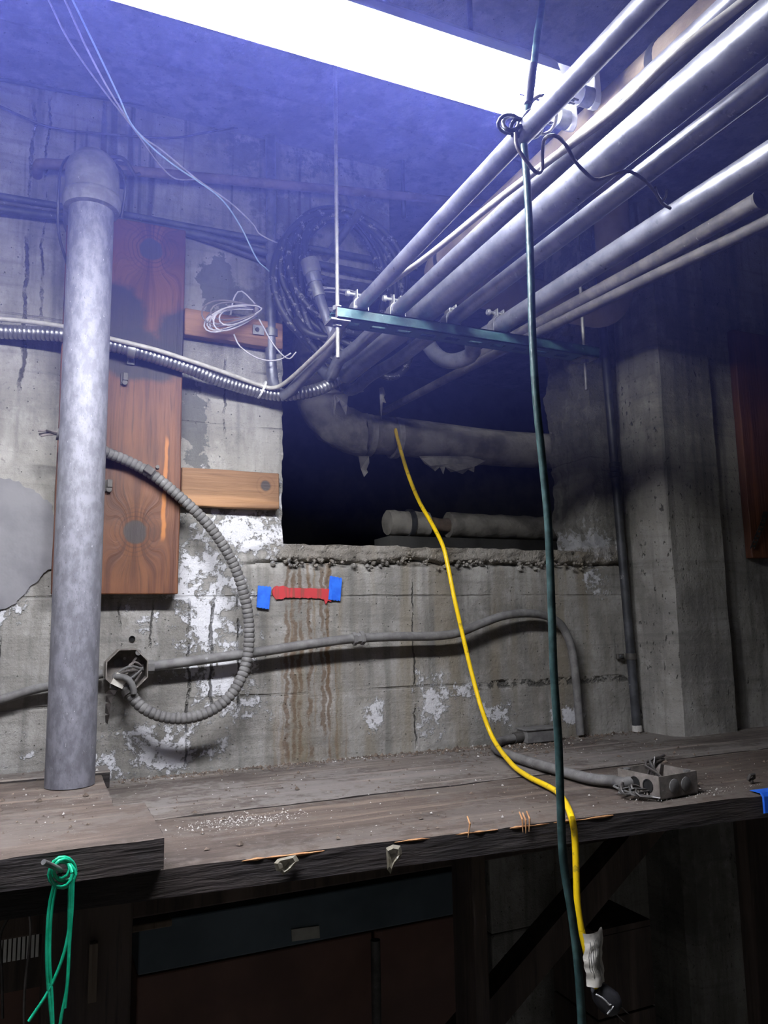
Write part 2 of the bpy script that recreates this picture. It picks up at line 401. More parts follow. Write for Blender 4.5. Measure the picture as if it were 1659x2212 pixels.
def corrugated(name, pts, r, mat, parent, pitch=.0075, depth=.13, seg=14):
    p = resample(smooth_path(pts, .003), pitch / 6)
    rf = lambda i, L: r * (1 - depth * (.02, 0, .02, .22, 1, .22)[i % 6])
    return MB().sweep(p, r, seg, True, rf).build(name, mat, parent, True)
def fbm(p, s=1., o=4): return noise.fractal(Vector(p) * s, 1.0, 2.0, o)
def frange(a, b, st):
    n = max(1, round((b - a) / st)); return [a + (b - a) * i / n for i in range(n + 1)]
def joinr(*rs):
    out = list(rs[0])
    for r in rs[1:]: out += r[1:]
    return out
# ------------------------------------------------------------------ the shell
CEIL = 2.63; BENCH = 1.202
OX0, OX1, OZ0, OZ1 = .482, 1.355, 1.670, 2.315      # the broken-out opening
def wall_disp(p):
    p = Vector(p); d = Vector((0, 0, 0))
    d.y -= .0025 * fbm(p, 5, 3) + .0012 * fbm(p, 30, 2)
    zc = 1.632 + .016 * fbm((p.x * 7, 0, 3.3), 1, 4)
    if p.x > .38 and p.y < .05:
        k = min(1, (p.x - .38) / .1); dz = p.z - zc
        d.y += k * (.014 + .010 * fbm((p.x * 14, 0, 1.7), 1, 2)) * math.exp(-(dz / (.0045 + .003 * abs(fbm((p.x * 20, 2, 0), 1, 2)))) ** 2)
        if 0 < dz < .05: d.y -= k * (.007 + .009 * fbm(p, 30, 3) + .004 * fbm(p, 90, 2)) * min(1, dz / .004)
        elif -.03 < dz <= 0: d.y -= k * .006 * max(0, fbm(p, 36, 3)) * (1 + dz / .03)
    # broken right jamb
    w = max(0, 1 - abs(p.x - OX1) / .10) * max(0, min(1, (p.z - 1.60) / .05)) * max(0, min(1, (2.60 - p.z) / .3))
    if w > 0:
        q = p * 1.0
        d.x += w * (.022 * fbm(q + Vector((3, 0, 0)), 9, 2) + .015 * fbm(q, 34, 3) - .012)
        d.y += w * (.010 * fbm(q + Vector((0, 5, 0)), 12, 3) + .008 * fbm(q, 34, 3))
    # chipped rim of the opening
    for (e, ax) in ((abs(p.z - OZ0), 2), (abs(p.x - OX0), 0)):
        if e < .012 and OX0 - .02 < p.x < OX1 + .05 and OZ0 - .02 < p.z < 2.6:
            d[ax] += .004 * fbm(p, 26, 3) * (1 - e / .012)
    return p + d
xs = joinr(frange(-2.4, -.4, .1), frange(-.4, OX0, .012), frange(OX0, .76, .010), frange(.76, OX1, .009), frange(OX1, 1.47, .0075))
zs = joinr(frange(0, 1.14, .06), frange(1.14, 1.58, .012), frange(1.58, OZ0, .0035), frange(OZ0, OZ1, .0085), frange(OZ1, CEIL, .015))
w = MB()
inside = lambda x, z: OX0 < x < OX1 and (OZ0 < z < OZ1 or (x > .76 and z > OZ0))
w.grid(xs, zs, lambda x, z: wall_disp((x, 0, z)), inside)
TH = .17; ys = frange(0, TH, .0085)
zj = [z for z in zs if OZ0 - 1e-6 <= z <= OZ1 + 1e-6]; zj2 = [z for z in zs if z >= OZ0 - 1e-6]
xj = [x for x in xs if OX0 - 1e-6 <= x <= OX1 + 1e-6]; xl = [x for x in xs if OX0 - 1e-6 <= x <= .76 + 1e-6]
w.grid(ys, zj2, lambda y, z: wall_disp((OX1, y, z)))
w.grid(ys, zj, lambda y, z: wall_disp((OX0, y, z)))
w.grid(ys, [z for z in zs if z >= OZ1 - 1e-6], lambda y, z: wall_disp((.76, y, z)))
w.grid(xj, ys, lambda x, y: wall_disp((x, y, OZ0)))
w.grid(xl, ys, lambda x, y: wall_disp((x, y, OZ1)))
wall = struct(w, 'wall_back', 'concrete', smooth=True, fix=True)
# the dark crawl space behind the opening
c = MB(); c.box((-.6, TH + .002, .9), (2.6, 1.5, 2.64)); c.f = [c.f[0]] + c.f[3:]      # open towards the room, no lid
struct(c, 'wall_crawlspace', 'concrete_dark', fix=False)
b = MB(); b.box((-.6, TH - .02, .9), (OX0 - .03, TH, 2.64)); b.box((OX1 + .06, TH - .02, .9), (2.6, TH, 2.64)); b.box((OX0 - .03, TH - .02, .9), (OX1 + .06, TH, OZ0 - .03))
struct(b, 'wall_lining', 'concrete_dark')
# pilaster and the wall to its right
def pil(p):
    p = Vector(p); return p + Vector((.003 * fbm(p, 6, 3), .003 * fbm(p + Vector((7, 0, 0)), 6, 3), 0))
p_ = MB(); zz = frange(0, CEIL, .03)
ch = .018; prof = [(1.452, .03), (1.453, -.06), (1.455, -.118), (1.455 + ch, -.118 - ch * 1.4), (1.52, -.145), (1.58, -.144), (1.652, -.142), (1.656, -.112)]
p_.grid(list(range(len(prof))), zz, lambda i, z: pil((*prof[i], z)))
struct(p_, 'wall_pilaster', 'concrete_pilaster')
r_ = MB(); r_.grid(joinr(frange(1.64, 2.2, .03), frange(2.2, 4.0, .2)), zz, lambda x, z: pil((x, -.112, z)))
struct(r_, 'wall_right', 'concrete_pilaster')
MB().box((-2.5, -3.6, -.1), (4.0, .0, 0)).build('floor', 'concrete_room')['kind'] = 'structure'
cl = MB(); cl.grid(frange(-2.5, 4, .1), frange(-3.6, 1.5, .1), lambda x, y: (x, y, CEIL + .004 * fbm((x, y, 0), 3, 3)))
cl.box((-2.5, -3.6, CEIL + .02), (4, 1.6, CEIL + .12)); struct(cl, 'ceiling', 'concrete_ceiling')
MB().box((-2.55, -3.6, 0), (-2.4, .02, CEIL)).build('wall_left', 'concrete_room')['kind'] = 'structure'
MB().box((-2.5, -3.7, 0), (4, -3.55, CEIL)).build('wall_front', 'concrete_room')['kind'] = 'structure'
MB().box((3.9, -3.6, 0), (4.05, .0, CEIL)).build('wall_side', 'concrete_room')['kind'] = 'structure'
# seams in the ceiling slab (form-board fins)
for k, yy in enumerate((-.16, -.33)):
    pts = [(x, yy + .006 * fbm((x * 3, yy, 0), 1, 3), CEIL - .001) for x in frange(-1.6, 1.4, .02)]
    tag(MB().sweep([Vector(q) for q in pts], .0045, 6).build('trim_1', 'concrete_ceiling', None, True), kind='structure')
# mortar patch on the wall
pl = [(0, 1030), (40, 1040), (85, 1068), (112, 1090), (122, 1130), (120, 1190), (112, 1222), (95, 1240), (62, 1270), (35, 1303), (0, 1318), (-120, 1335), (-180, 1280), (-180, 1090), (-90, 1030)]
poly = []
for (xa, ya), (xb, yb) in zip(pl, pl[1:] + pl[:1]):
    for k in range(8): poly.append(W(xa + (xb - xa) * k / 8 + 5 * fbm((xa + k, ya, 0), .31, 3), ya + (yb - ya) * k / 8 + 5 * fbm((ya + k, xa, 4), .31, 3), -.0042))
o = MB().prism(poly, (0, .012, 0)).build('mortar_patch', 'grey_patch', wall); o['label'] = 'smooth grey mortar patch with ragged edge'
# red spray-paint bar with a blunt arrow head
up_, dn = [], []
for x in range(588, 718, 2):
    t = (x - 588) / 128
    rnd_ = math.sqrt(max(0, 1 - (1 - min(1, t / .10)) ** 2)); mid_ = 1279 + 3 * t
    top = mid_ - 13.5 * rnd_ + (3.5 * min(1, max(0, (t - .2) / .1))) + 2.2 * fbm((x * .12, 1, 0), 1, 4); bot = mid_ + 15 * rnd_ - 4 * (t > .2) + 2.5 * fbm((x * .16, 3, 0), 1, 4) + 7 * max(0, t - .8) / .2
    if 700 < x < 708: bot += 9 - 2 * abs(x - 704)
    up_.append(W(x, top, -.0052)); dn.append(W(x, bot, -.0052))
tag(MB().prism(up_ + dn[::-1], (0, .008, 0)).build('paint_mark', 'red_paint', wall), 'red sprayed bar with blunt left end and rust runs')
rb_ = MB()
for k in range(170):
    x = rnd.uniform(.46, 1.36); zc_ = 1.632 + .016 * fbm((x * 7, 0, 3.3), 1, 4); c0 = Vector((x, -.004 - .005 * rnd.random(), zc_ + rnd.gauss(.003, .007))); rr = rnd.uniform(.002, .0065)
    bm = bmesh.new(); bmesh.ops.create_icosphere(bm, subdivisions=1, radius=rr)
    vv = [c0 + Vector((v.co.x * rnd.uniform(.8, 1.5), v.co.y, v.co.z)) * rnd.uniform(.75, 1.2) for v in bm.verts]; bm.verts.index_update()
    rb_.add(vv, [tuple(v.index for v in f.verts) for f in bm.faces]); bm.free()
tag(rb_.build('rubble', 'concrete', wall, False, fix=False), 'loose stones in the broken joint below the opening', kind='stuff')
# drilled hole
h = W(285, 1380, 0); h0 = MB().lathe([(.0062, 0), (.0062, .0035), (.0045, .0035), (.0044, .001)], h + Vector((0, 0, 0)), (0, -1, 0), 16)
h0.build('drill_hole', 'hole_black', wall)
# ------------------------------------------------------------------ fluorescent light
LZ, LX0, LX1, LXR = 2.220, -.53, .697, .600
lt = thing('fluorescent_light', ((LX0 + LX1) / 2, -.833, LZ + .02), 'glowing two tube fluorescent strip light in white housing under the ceiling', 'light')
hb = MB(); prof = [(-.783, -.005), (-.786, .008), (-.797, .028), (-.811, .037), (-.855, .037), (-.871, .028), (-.886, .010), (-.892, -.008), (-.889, -.008), (-.883, .009), (-.869, .024), (-.854, .030), (-.812, .030), (-.799, .024), (-.789, .008), (-.786, -.005)]
hb.prism([(LX0, y, LZ + z + .004) for y, z in prof], (LXR - LX0, 0, 0)); hb.build('housing', 'white_enamel', lt)
MB().box((LX0 + .02, -.860, LZ + .022), (LX1 - .004, -.805, LZ + .038)).build('ballast_cover', 'white_enamel', lt)
for yy in (-.8064, -.8588):
    MB().cyl((LX0 + .03, yy, LZ), (LX1 - .085, yy, LZ), .0131, 20).build('tube', 'tube_glow', lt, True)
    for sgn, xa, xb in ((1, LX1 - .085, LX1 - .04), (-1, LX0 + .03, LX0 + .015)):
        e = MB().cyl((xa, yy, LZ), (xb, yy, LZ), .0129, 20).build('tube_end', 'white_enamel', lt, True)
        if sgn > 0:
            for q in range(6):
                a0 = -1.9 + q * .22; tb = MB(); 
                dy, dz = math.cos(a0) * .0132, math.sin(a0) * .0132
                tb.box((xa + .012 + .004 * (q % 2), yy + dy - .001, LZ + dz - .0012), (xb - .006 - .005 * (q % 3), yy + dy + .001, LZ + dz + .0012)); tb.build('print_mark', 'print_ink', e)
    for xa, xb in ((LX1 - .04, LX1 - .022), (LX0 + .015, LX0)):
        MB().cyl((xa, yy, LZ), (xb, yy, LZ), .0137, 20).build('end_cap', 'zinc', lt, True)
    for xx in (LX1 - .022, LX0 - .008):
        s = MB(); out = [(-.010, .040), (-.0115, .0), (-.009, -.011), (0, -.016), (.009, -.011), (.0115, 0), (.010, .040)]
        s.prism([(xx, yy + a, LZ + b_) for a, b_ in out], (.012, 0, 0)); s.build('socket', 'white_enamel', lt, bevel=.002)
for xx in (-.25, .5): MB().cyl((xx, -.833, LZ + .036), (xx, -.833, CEIL + .003), .004, 8).build('hanger_stem', 'old_steel', lt, True)
# ------------------------------------------------------------------ vertical drain pipe
dp = thing('drain_pipe', (.056, -.24, 1.2425), 'thick galvanised vertical pipe with elbow on top standing on stacked planks', 'pipe')
PX, PY = .0545, -.24
path = [Vector((PX, PY, 1.243 + .001 * k)) for k in (0, 2)] + [Vector((PX, PY, z)) for z in frange(1.26, 2.262, .05)]
MB().sweep(path, .0385, 32).build('pipe', 'galvanised', dp, True)
el = [Vector((PX, PY, 2.262))]
for k in range(0, 11):
    a = math.radians(9 * k); el.append(Vector((PX, PY + .05 * (1 - math.cos(a)), 2.285 + .05 * math.sin(a))))
el.append(Vector((PX, -.004, 2.335)))
MB().sweep(el, [.0455] + [.0465] * (len(el) - 1), 28).build('elbow', 'dusty_steel', dp, True)
MB().lathe([(.040, -.012), (.0475, -.010), (.0505, 0), (.0505, .012), (.048, .018), (.045, .020)], (PX, PY, 2.252), seg=32).build('hub_lip', 'dusty_steel', dp, True)
tag(tube('wire_loop', [(PX + .052, PY + .01, 2.245), (PX + .056, PY - .01, 2.30), (PX + .045, PY + .02, 2.35), (PX + .02, PY + .06, 2.385), (PX - .03, PY + .06, 2.38), (PX - .052, PY + .02, 2.33), (PX - .056, PY, 2.26), (PX - .053, PY + .02, 2.2), (PX - .035, PY + .045, 2.15)], .0026, 'black_rubber', seg=8),
    'thin black wire looped around the drain pipe elbow', 'wire')
# ------------------------------------------------------------------ pipes along the top of the wall
sp = thing('water_pipe', W(75, 350, -.0), 'thin brown steel pipe crossing high behind the drain pipe elbow', 'pipe')
p0, p1 = W(80, 350, -.05), W(980, 434, -.05)
tube('pipe', [p0 + Vector((0, .052, 0)), p0 + Vector((.002, .02, 0)), p0 + Vector((.02, .002, .002)), p0.lerp(p1, .2), p0.lerp(p1, .5), p1, p1.lerp(p0, -.15)], .0105, 'rust_pipe', sp, 14)
hk = W(262, 366, -.055)
MB().box(hk + Vector((-.012, -.004, -.012)), hk + Vector((.012, .058, .016))).build('bracket', 'old_steel', sp)
tube('hook', [hk + Vector((-.02, 0, .022)), hk + Vector((.0, -.014, .018)), hk + Vector((.016, -.016, .0)), hk + Vector((.026, -.012, -.014)), hk + Vector((.036, -.004, -.004))], .004, 'old_steel', sp, 8)
for (pts, r, mt, lb) in (
    ([(-160, 395), (0, 424), (140, 447), (260, 462), (420, 492), (600, 524), (760, 552), (900, 580)], .0075, 'black_pipe', 'upper black conduit clipped along the top of the wall'),
    ([(-160, 428), (0, 452), (140, 470), (260, 484), (420, 505), (600, 552), (760, 585), (900, 612)], .0085, 'black_pipe', 'lower black conduit sagging along the top of the wall'),
    ([(-160, 415), (0, 438), (140, 458), (260, 473), (420, 510), (600, 575), (700, 600)], .0062, 'old_steel', 'thin grey conduit drooping between the two black conduits')):
    q = [W(x, y, -.013 if r < .0065 else -.02) for x, y in pts]
    tag(tube('wall_conduit', q, r, mt), lb, 'conduit')
tag(tube('ceiling_cable', WP((-120, 160, -.012), (0, 172, -.012), (180, 205, -.012), (350, 232, -.012), (540, 268, -.012), (700, 300, -.012), (860, 335, -.012), (1010, 375, -.012)), .0042, 'black_rubber'),
    'thin dark cable running where wall meets ceiling', 'cable')
tag(tube('sagging_cable', WP((-60, 205, -.012), (0, 230, -.014), (110, 275, -.02), (240, 290, -.03), (370, 298, -.03), (480, 280, -.02), (560, 272, -.014), (620, 285, -.012)), .0026, 'old_steel', seg=8),
    'thin grey cable sagging on the wall below the ceiling', 'cable')
tag(tube('hanger_rod', [W(872, 470, -.045), Vector((W(872, 470, -.045).x, -.045, CEIL + .003))], .006, 'black_pipe', seg=10, straight=True), 'dark hanger rod dropping from the ceiling behind the cable coil', 'rod')
tag(tube('slanted_conduit', WP((735, 415, -.035), (760, 470, -.03), (800, 530, -.025), (832, 590, -.02), (850, 640, .02)), .012, 'old_steel'), 'dull steel conduit slanting down behind the cable coil', 'conduit')
# ------------------------------------------------------------------ conduit rack
SY, SZ = -.42, 2.045         # strut y and top face
rk = thing('strut_hanger', (.735, SY, 2.02), 'green painted steel strut channel hung on two threaded rods', 'hanger')
sx0, sx1, hw, ht = .452, 1.022, .0205, .021
st = MB()
for sgn in (-1, 1):
    st.box((sx0, SY + sgn * hw - (.0025 if sgn > 0 else 0), SZ - ht), (sx1, SY + sgn * hw + (.0025 if sgn < 0 else 0), SZ))
    a, b_ = sorted((SY + sgn * hw, SY + sgn * (hw - .0095))); st.box((sx0, a, SZ - .0025), (sx1, b_, SZ))
    a, b_ = sorted((SY + sgn * hw, SY + sgn * .007)); st.box((sx0, a, SZ - ht), (sx1, b_, SZ - ht + .0025))
x = sx0; pitch = .0505
while x < sx1 - .001:
    st.box((x, SY - .0071, SZ - ht), (min(sx1, x + .022), SY + .0071, SZ - ht + .0025)); x += pitch
st.build('channel', 'green_paint', rk)
MB().box((sx0 - .0012, SY - hw, SZ - ht), (sx0, SY - hw + .004, SZ)).build('rusty_end', 'rust_pipe', rk)
RODX = (.4595, 1.0)
for rx in RODX:
    zb = 1.958
    MB().sweep([Vector((rx, SY, z)) for z in frange(zb, CEIL + .003, .0025)], .0047, 8, True, lambda i, L: .0041 if i % 2 else .0036).build('threaded_rod', 'rod_steel', rk, True)
    for z0 in (SZ - ht - .009, SZ + .0): MB().lathe([(.0088, 0), (.0088, .008)], (rx, SY, z0), seg=6).build('nut', 'zinc', rk)
    MB().box((rx - .018, SY - .018, SZ - ht - .003), (rx + .018, SY + .018, SZ - ht)).build('square_washer', 'zinc', rk)
CON = dict(c1=(.500, .0122), c2=(.572, .0132), c3=(.631, .0243), c4=(.687, .0137), c5=(.793, .0168))
SPLAY = dict(c1=.013, c2=.009, c3=.006, c4=.007, c5=-.010)
for k in ('c1', 'c2', 'c4', 'c5'):
    cx, r = CON[k]; cz = SZ + r
    arch = []
    for q in range(13):
        a = math.radians(-10 + 200 * q / 12); arch.append((cx + (r + .0026) * math.cos(a), cz + (r + .0026) * math.sin(a)))
    inner = [(cx + (r + .0006) * math.cos(math.radians(-10 + 200 * q / 12)), cz + (r + .0006) * math.sin(math.radians(-10 + 200 * q / 12))) for q in range(13)]
    arch = [(cx + r + .0026, SZ - .012)] + arch + [(cx - r - .0026, SZ - .012)]; inner = [(cx + r + .0006, SZ - .012)] + inner + [(cx - r - .0006, SZ - .012)]
    cm = MB()
    outl = arch + inner[::-1]
    for i in range(len(arch) - 1):
        cm.prism([(arch[i][0], SY - .014, arch[i][1]), (arch[i + 1][0], SY - .014, arch[i + 1][1]), (inner[i + 1][0], SY - .014, inner[i + 1][1]), (inner[i][0], SY - .014, inner[i][1])], (0, .022, 0))
    s = cm.build('strap_clamp', 'zinc', rk, True)
    bt = MB(); zt = cz + r + .010
    for dx in (-.007, .007): bt.box((cx + dx - .0012, SY - .014, cz + r), (cx + dx + .0012, SY + .008, zt + .006))
    bt.build('clamp_ear', 'zinc', s, bevel=.001)
    MB().cyl((cx - .019, SY - .003, zt), (cx + .014, SY - .003, zt), .0032, 10).build('bolt', 'zinc', s, True)
    MB().lathe([(.0062, 0), (.0066, .003), (.005, .006)], (cx - .019, SY - .003, zt), (-1, 0, 0), 12).build('bolt_head', 'zinc', s, True)
def bundle(key, tail, name, label, cat='conduit', y0=-2.6, mat='emt', z=None, x=None, r=None):
    cx, rr = CON[key]; cz = SZ + rr
    sp_ = lambda y: cx - SPLAY[key] * (-.42 - y) / .73
    pts = [(sp_(y), y, cz) for y in (y0, -2.0, -1.4, -.9, -.6, -.42)] + tail
    return tag(tube(name, pts, rr, mat, None, 20, .012), label, cat)
# c1 turns up the wall as the strapped vertical conduit
cx, r1 = CON['c1']; cz = SZ + r1
vx = W(585, 720, -.02).x
bundle('c1', [(cx - .001, -.34, cz), W(709, 755, -.255), W(655, 815, -.13), W(622, 850, -.065), W(603, 850, -.04), W(591, 828, -.025), W(586, 790, -.021), (vx, -.02, 2.12), (vx, -.02, 2.2), (vx, -.02, 2.4), (vx - .002, -.02, CEIL + .002)], 'metal_conduit', 'silver conduit bending from the strut rack up the concrete wall')
bundle('c2', [(CON['c2'][0], -.3, SZ + .0132), (CON['c2'][0], -.2, SZ + .0130), (CON['c2'][0] - .006, -.14, SZ + .012), W(716, 812, -.10), W(700, 803, -.05), W(690, 790, .0), W(684, 778, .05), W(680, 770, .12)], 'metal_conduit', 'medium silver conduit beside the thick one, bending back at the opening')
c3x = CON['c3'][0]
b3 = bundle('c3', [(c3x, -.34, SZ + .0243), (c3x - .004, -.24, SZ + .024), (c3x - .012, -.13, SZ + .018), (c3x - .025, -.075, SZ + .006)], 'metal_conduit', 'thickest silver conduit in the strut rack, feeding the silver flexible conduit')
bundle('c4', [(CON['c4'][0], -.3, SZ + .0138), (CON['c4'][0] - .002, -.18, SZ + .013), W(800, 812, -.07), W(770, 838, -.0), W(752, 842, .05), W(742, 830, .1)], 'metal_conduit', 'thin silver conduit lashed between thick conduit and outer conduit')
bundle('c5', [(CON['c5'][0], -.33, SZ + .0165), W(1020, 765, -.29), W(985, 780, -.25), W(955, 776, -.21), W(934, 757, -.18), W(922, 735, -.16), W(915, 700, -.14)], 'metal_conduit', 'outer silver conduit ending in an upturned elbow behind the strut')
# two dusty conduits hung farther right
e6 = Zp(1640, 432, 2.085); c6 = [e6, Zp(1400, 570, 2.085), Zp(1150, 706, 2.085), Zp(1000, 790, 2.085)]
o6 = thing('dusty_conduit', e6, 'dusty conduit stub with an open end hanging beside the outer silver conduit', 'conduit')
tube('pipe', c6, .0125, 'dusty_dark', o6, 16)
MB().lathe([(.0128, -.004), (.0140, 0), (.0140, .001), (.0105, .001), (.0100, -.012)], e6, (c6[0] - c6[1]).normalized(), 18).build('open_end', 'dusty_dark', o6, True)
c7 = [Zp(1900, 345, 2.06), Zp(1659, 478, 2.06), Zp(1400, 602, 2.06), Zp(1150, 725, 2.06), Zp(1000, 800, 2.06), Zp(900, 852, 2.06)]
c7.append(c7[-1] + (c7[-1] - c7[-2]) * .9); c7.insert(0, c7[0] + (c7[0] - c7[1]) * 3.5)
tag(tube('dusty_conduit', c7, .0098, 'dusty_dark', None, 14), 'thin dusty pipe running below the open ended stub into the opening', 'conduit')
# rusty pipe above the rack
tag(tube('rusty_pipe', [Vector((Zp(1330, 425, 2.33).x, y, 2.33)) for y in (-2.6, -1.6, -.8, -.2, .4)], .019, 'rust_pipe', None, 16, .03), 'rusty brown pipe above the silver conduits', 'pipe')
# insulated pipe above
ix = .770; iz = 2.25
ip = thing('insulated_pipe', (ix, -1.2, iz - .045), 'fat beige insulated pipe above the silver conduits beside the light', 'pipe')
ipp = [Vector((ix, y, iz)) for y in frange(-2.6, -.27, .05)]
ipp += [Vector((ix + .07 * (1 - math.cos(a)), -.27 + .07 * math.sin(a), iz)) for a in [math.pi / 2 * k / 8 for k in range(1, 9)]]
ipp += [Vector((x, -.20, iz)) for x in frange(ix + .07, 1.22, .05)[1:]]
ipp += [Vector((1.22 + .07 * math.sin(a), -.20, iz + .07 * (1 - math.cos(a)))) for a in [math.pi / 2 * k / 8 for k in range(1, 9)]] + [Vector((1.29, -.20, CEIL + .003))]
MB().sweep(ipp, .0435, 28).build('jacket', 'insulation', ip, True)
for yb in (Zp(1365, 150, 2.22).y, -.30, -1.5): MB().lathe([(.0438, 0), (.0452, .003), (.0452, .012), (.0438, .015)], (ix, yb, iz), (0, 1, 0), 28).build('band', 'black_pipe', ip, True)
# ------------------------------------------------------------------ flexible conduit and white cable
fx = [(-420, 690, -.02), (-200, 702, -.022), (0, 716, -.026), (140, 724, -.05), (240, 745, -.068), (285, 756, -.068), (400, 792, -.06), (480, 823, -.045), (560, 846, -.032), (610, 853, -.045), (660, 848, -.065), (700, 836, -.075)]
fc = thing('flexible_conduit', W(400, 800, -.03), 'shiny silver corrugated flexible conduit sagging across boards and wall', 'conduit')
corrugated('corrugated_hose', WP(*fx) + [Vector((c3x - .028, -.071, SZ + .004))], .0145, 'flex_steel', fc, .0085, .16)
s0 = W(285, 757, -.068)
sm_ = MB(); sm_.lathe([(.0158, -.007), (.0165, -.005), (.0165, .005), (.0158, .007)], s0, (W(300, 760, -.068) - W(270, 752, -.068)).normalized(), 20)
s1 = sm_.build('strap', 'zinc', fc, True)
tb = W(283, 776, -.045); MB().box(tb + Vector((-.008, -.002, -.012)), tb + Vector((.008, .004, .014))).build('strap_foot', 'zinc', s1, bevel=.002)
MB().lathe([(.0045, 0), (.004, .003)], tb + Vector((0, -.002, -.003)), (0, -1, 0), 12).build('screw', 'old_steel', s1, True)
wc = [(-420, 668, -.03), (-200, 678, -.03), (0, 689, -.034), (140, 706, -.058), (240, 732, -.085), (330, 754, -.085), (400, 776, -.08), (480, 803, -.065), (560, 832, -.05), (590, 838, -.06), (620, 824, -.10), (680, 770, -.24), (722, 728, -.36)]
top2 = SZ + .008
wcp = WP(*wc) + [Vector((.490, -.42, SZ + .006)), Zp(915, 560, 2.058), Zp(1050, 452, 2.056), Zp(1180, 352, 2.050), Zp(1330, 240, 2.040), Zp(1455, 122, 2.038), Zp(1580, 25, 2.038), Zp(1700, -70, 2.038), Zp(1950, -270, 2.038)]
wt = thing('white_cable', wcp[0], 'white jacketed cable following flexible conduit and lying on the silver conduits', 'cable')
tube('cable', wcp, .0047, 'white_cable', wt, 12)
tq = W(566, 842, -.035)
MB().lathe([(.021, -.002), (.0216, 0), (.021, .002)], tq, (1, 0, -.4), 16).build('cable_tie', 'white_enamel', wt, True)
# ------------------------------------------------------------------ capped stub conduit
cs = thing('capped_conduit', W(715, 720, -.05), 'short upright conduit stub with grey coupling and cap inside the cable coil', 'conduit')
a, b_, c_, d_, e_ = WP((722, 732, -.185), (688, 636, -.165), (681, 612, -.163), (676, 592, -.162), (668, 562, -.16))
tube('pipe', [a, b_], .0105, 'emt', cs, 16, straight=True)
MB().cyl(b_.lerp(a, .06), c_, .0138, 20).build('compression_nut', 'zinc', cs, True)
MB().cyl(c_, d_, .0165, 20).build('coupling', 'emt', cs, True)
MB().sweep([d_, d_.lerp(e_, .1), e_.lerp(d_, .05), e_], [.0175, .0195, .0195, .0185], 20).build('cap', 'dusty_steel', cs, True)
nn = c_.lerp(b_, .8); MB().cyl(nn + Vector((-.022, -.005, 0)), nn + Vector((-.005, 0, 0)), .003, 8).build('set_screw', 'zinc', cs, True)
# ------------------------------------------------------------------ coil of worn cable
cc = W(742, 622, -.07)
co = thing('cable_coil', W(742, 785, -.07), 'big coil of worn black and white cable hanging on the wall', 'cable coil')
for k in range(11):
    rx = rnd.uniform(.10, .162); rz = rnd.uniform(.140, .190); ph = rnd.uniform(0, 6.28); yo = rnd.uniform(-.045, .032); dx = rnd.uniform(-.018, .018)
    topz = cc.z + .190 - rnd.uniform(0, .018)
    pts = []
    for q in range(25):
        t = 2 * math.pi * q / 24
        wv = .006 * math.sin(3 * t + ph)
        pts.append(Vector((cc.x + dx * (1 - math.cos(t)) * .5 + (rx + wv) * math.sin(t), cc.y + yo * (1 - math.cos(t)) * .5 + .012 * math.sin(2 * t + ph) + .010 * (k % 4 - 1.5), topz - rz + (rz + wv) * math.cos(t))))
    tube('cable_loop', pts, rnd.choice((.0075, .0085, .0095)), 'worn_cable', co, 10)
tube('cable_tail', [W(640, 690, -.10), W(660, 715, -.12), W(690, 727, -.13), W(722, 728, -.14), W(742, 722, -.12)], .0085, 'worn_cable', co, 10)
tube('cable_tail', [W(800, 800, .0), W(842, 815, -.02), W(872, 800, -.02), W(888, 765, -.02), W(886, 735, -.02)], .0085, 'worn_cable', co, 10)
pg = thing('coil_peg', W(700, 560, -.0), 'slanted steel bar that carries the cable coil', 'peg')
tube('bar', [W(776, 458, -.135), W(735, 515, -.05), W(700, 560, .005)], .0095, 'old_steel', pg, 12, straight=True)
# ------------------------------------------------------------------ thin wires
def lerpY(pts, ya, yb):
    L = [0]
    for a, b in zip(pts, pts[1:]): L.append(L[-1] + math.hypot(b[0] - a[0], b[1] - a[1]))
    return [W(x, y, ya + (yb - ya) * l / L[-1]) for (x, y), l in zip(pts, L)]
G = 'telephone wires swooping down from the ceiling'
for pts, mt, lb in (
    ([(60, -90), (105, 0), (150, 90), (220, 190), (290, 280), (325, 330), (350, 362), (380, 386), (424, 388)], 'phone_wire', 'pale telephone wire from the ceiling ending at the tied crossing of the wires'),
    ([(95, -90), (140, 0), (190, 110), (245, 210), (300, 288), (350, 325), (424, 386), (500, 440), (548, 486), (560, 505), (600, 525), (625, 528)], 'phone_wire', 'pale telephone wire reaching from the ceiling to the cable coil'),
    ([(115, -90), (157, 0), (210, 110), (255, 205), (285, 270), (330, 320), (380, 360), (425, 390), (480, 432), (520, 490), (555, 560), (575, 580), (592, 595)], 'phone_wire_blue', 'bluish telephone wire from the ceiling to the strapped vertical conduit')):
    tag(tube('telephone_wire', lerpY(pts, -.64, -.05), .0016, mt, None, 6), lb, 'wire', G)
hw_ = thing('wire_hank', W(490, 745, -.05), 'tied hank of thin lavender wire hanging in front of the upper batten', 'wire hank')
wb = W(562, 672, -.055)
for k in range(9):
    lx = rnd.uniform(.09, .135); lz = rnd.uniform(.018, .045); dr = rnd.uniform(.015, .045); ph = rnd.uniform(-.15, .15); pts = []
    for q in range(19):
        t = 2 * math.pi * q / 18
        u = (1 - math.cos(t)) * .5
        pts.append(Vector((wb.x - lx * u, wb.y - .006 + .010 * math.sin(t + k) - .004 * k * u, wb.z - dr * u - .012 * u + lz * math.sin(t) * (.35 + .65 * u) + ph * .03 * u)))
    tube('wire_loop', pts, .0017, 'phone_wire' if k % 3 else 'tan_wire', hw_, 6)
MB().lathe([(.012, -.004), (.013, 0), (.012, .004)], wb + Vector((-.012, -.004, 0)), (1, 0, .2), 12).build('tie', 'tan_wire', hw_, True)
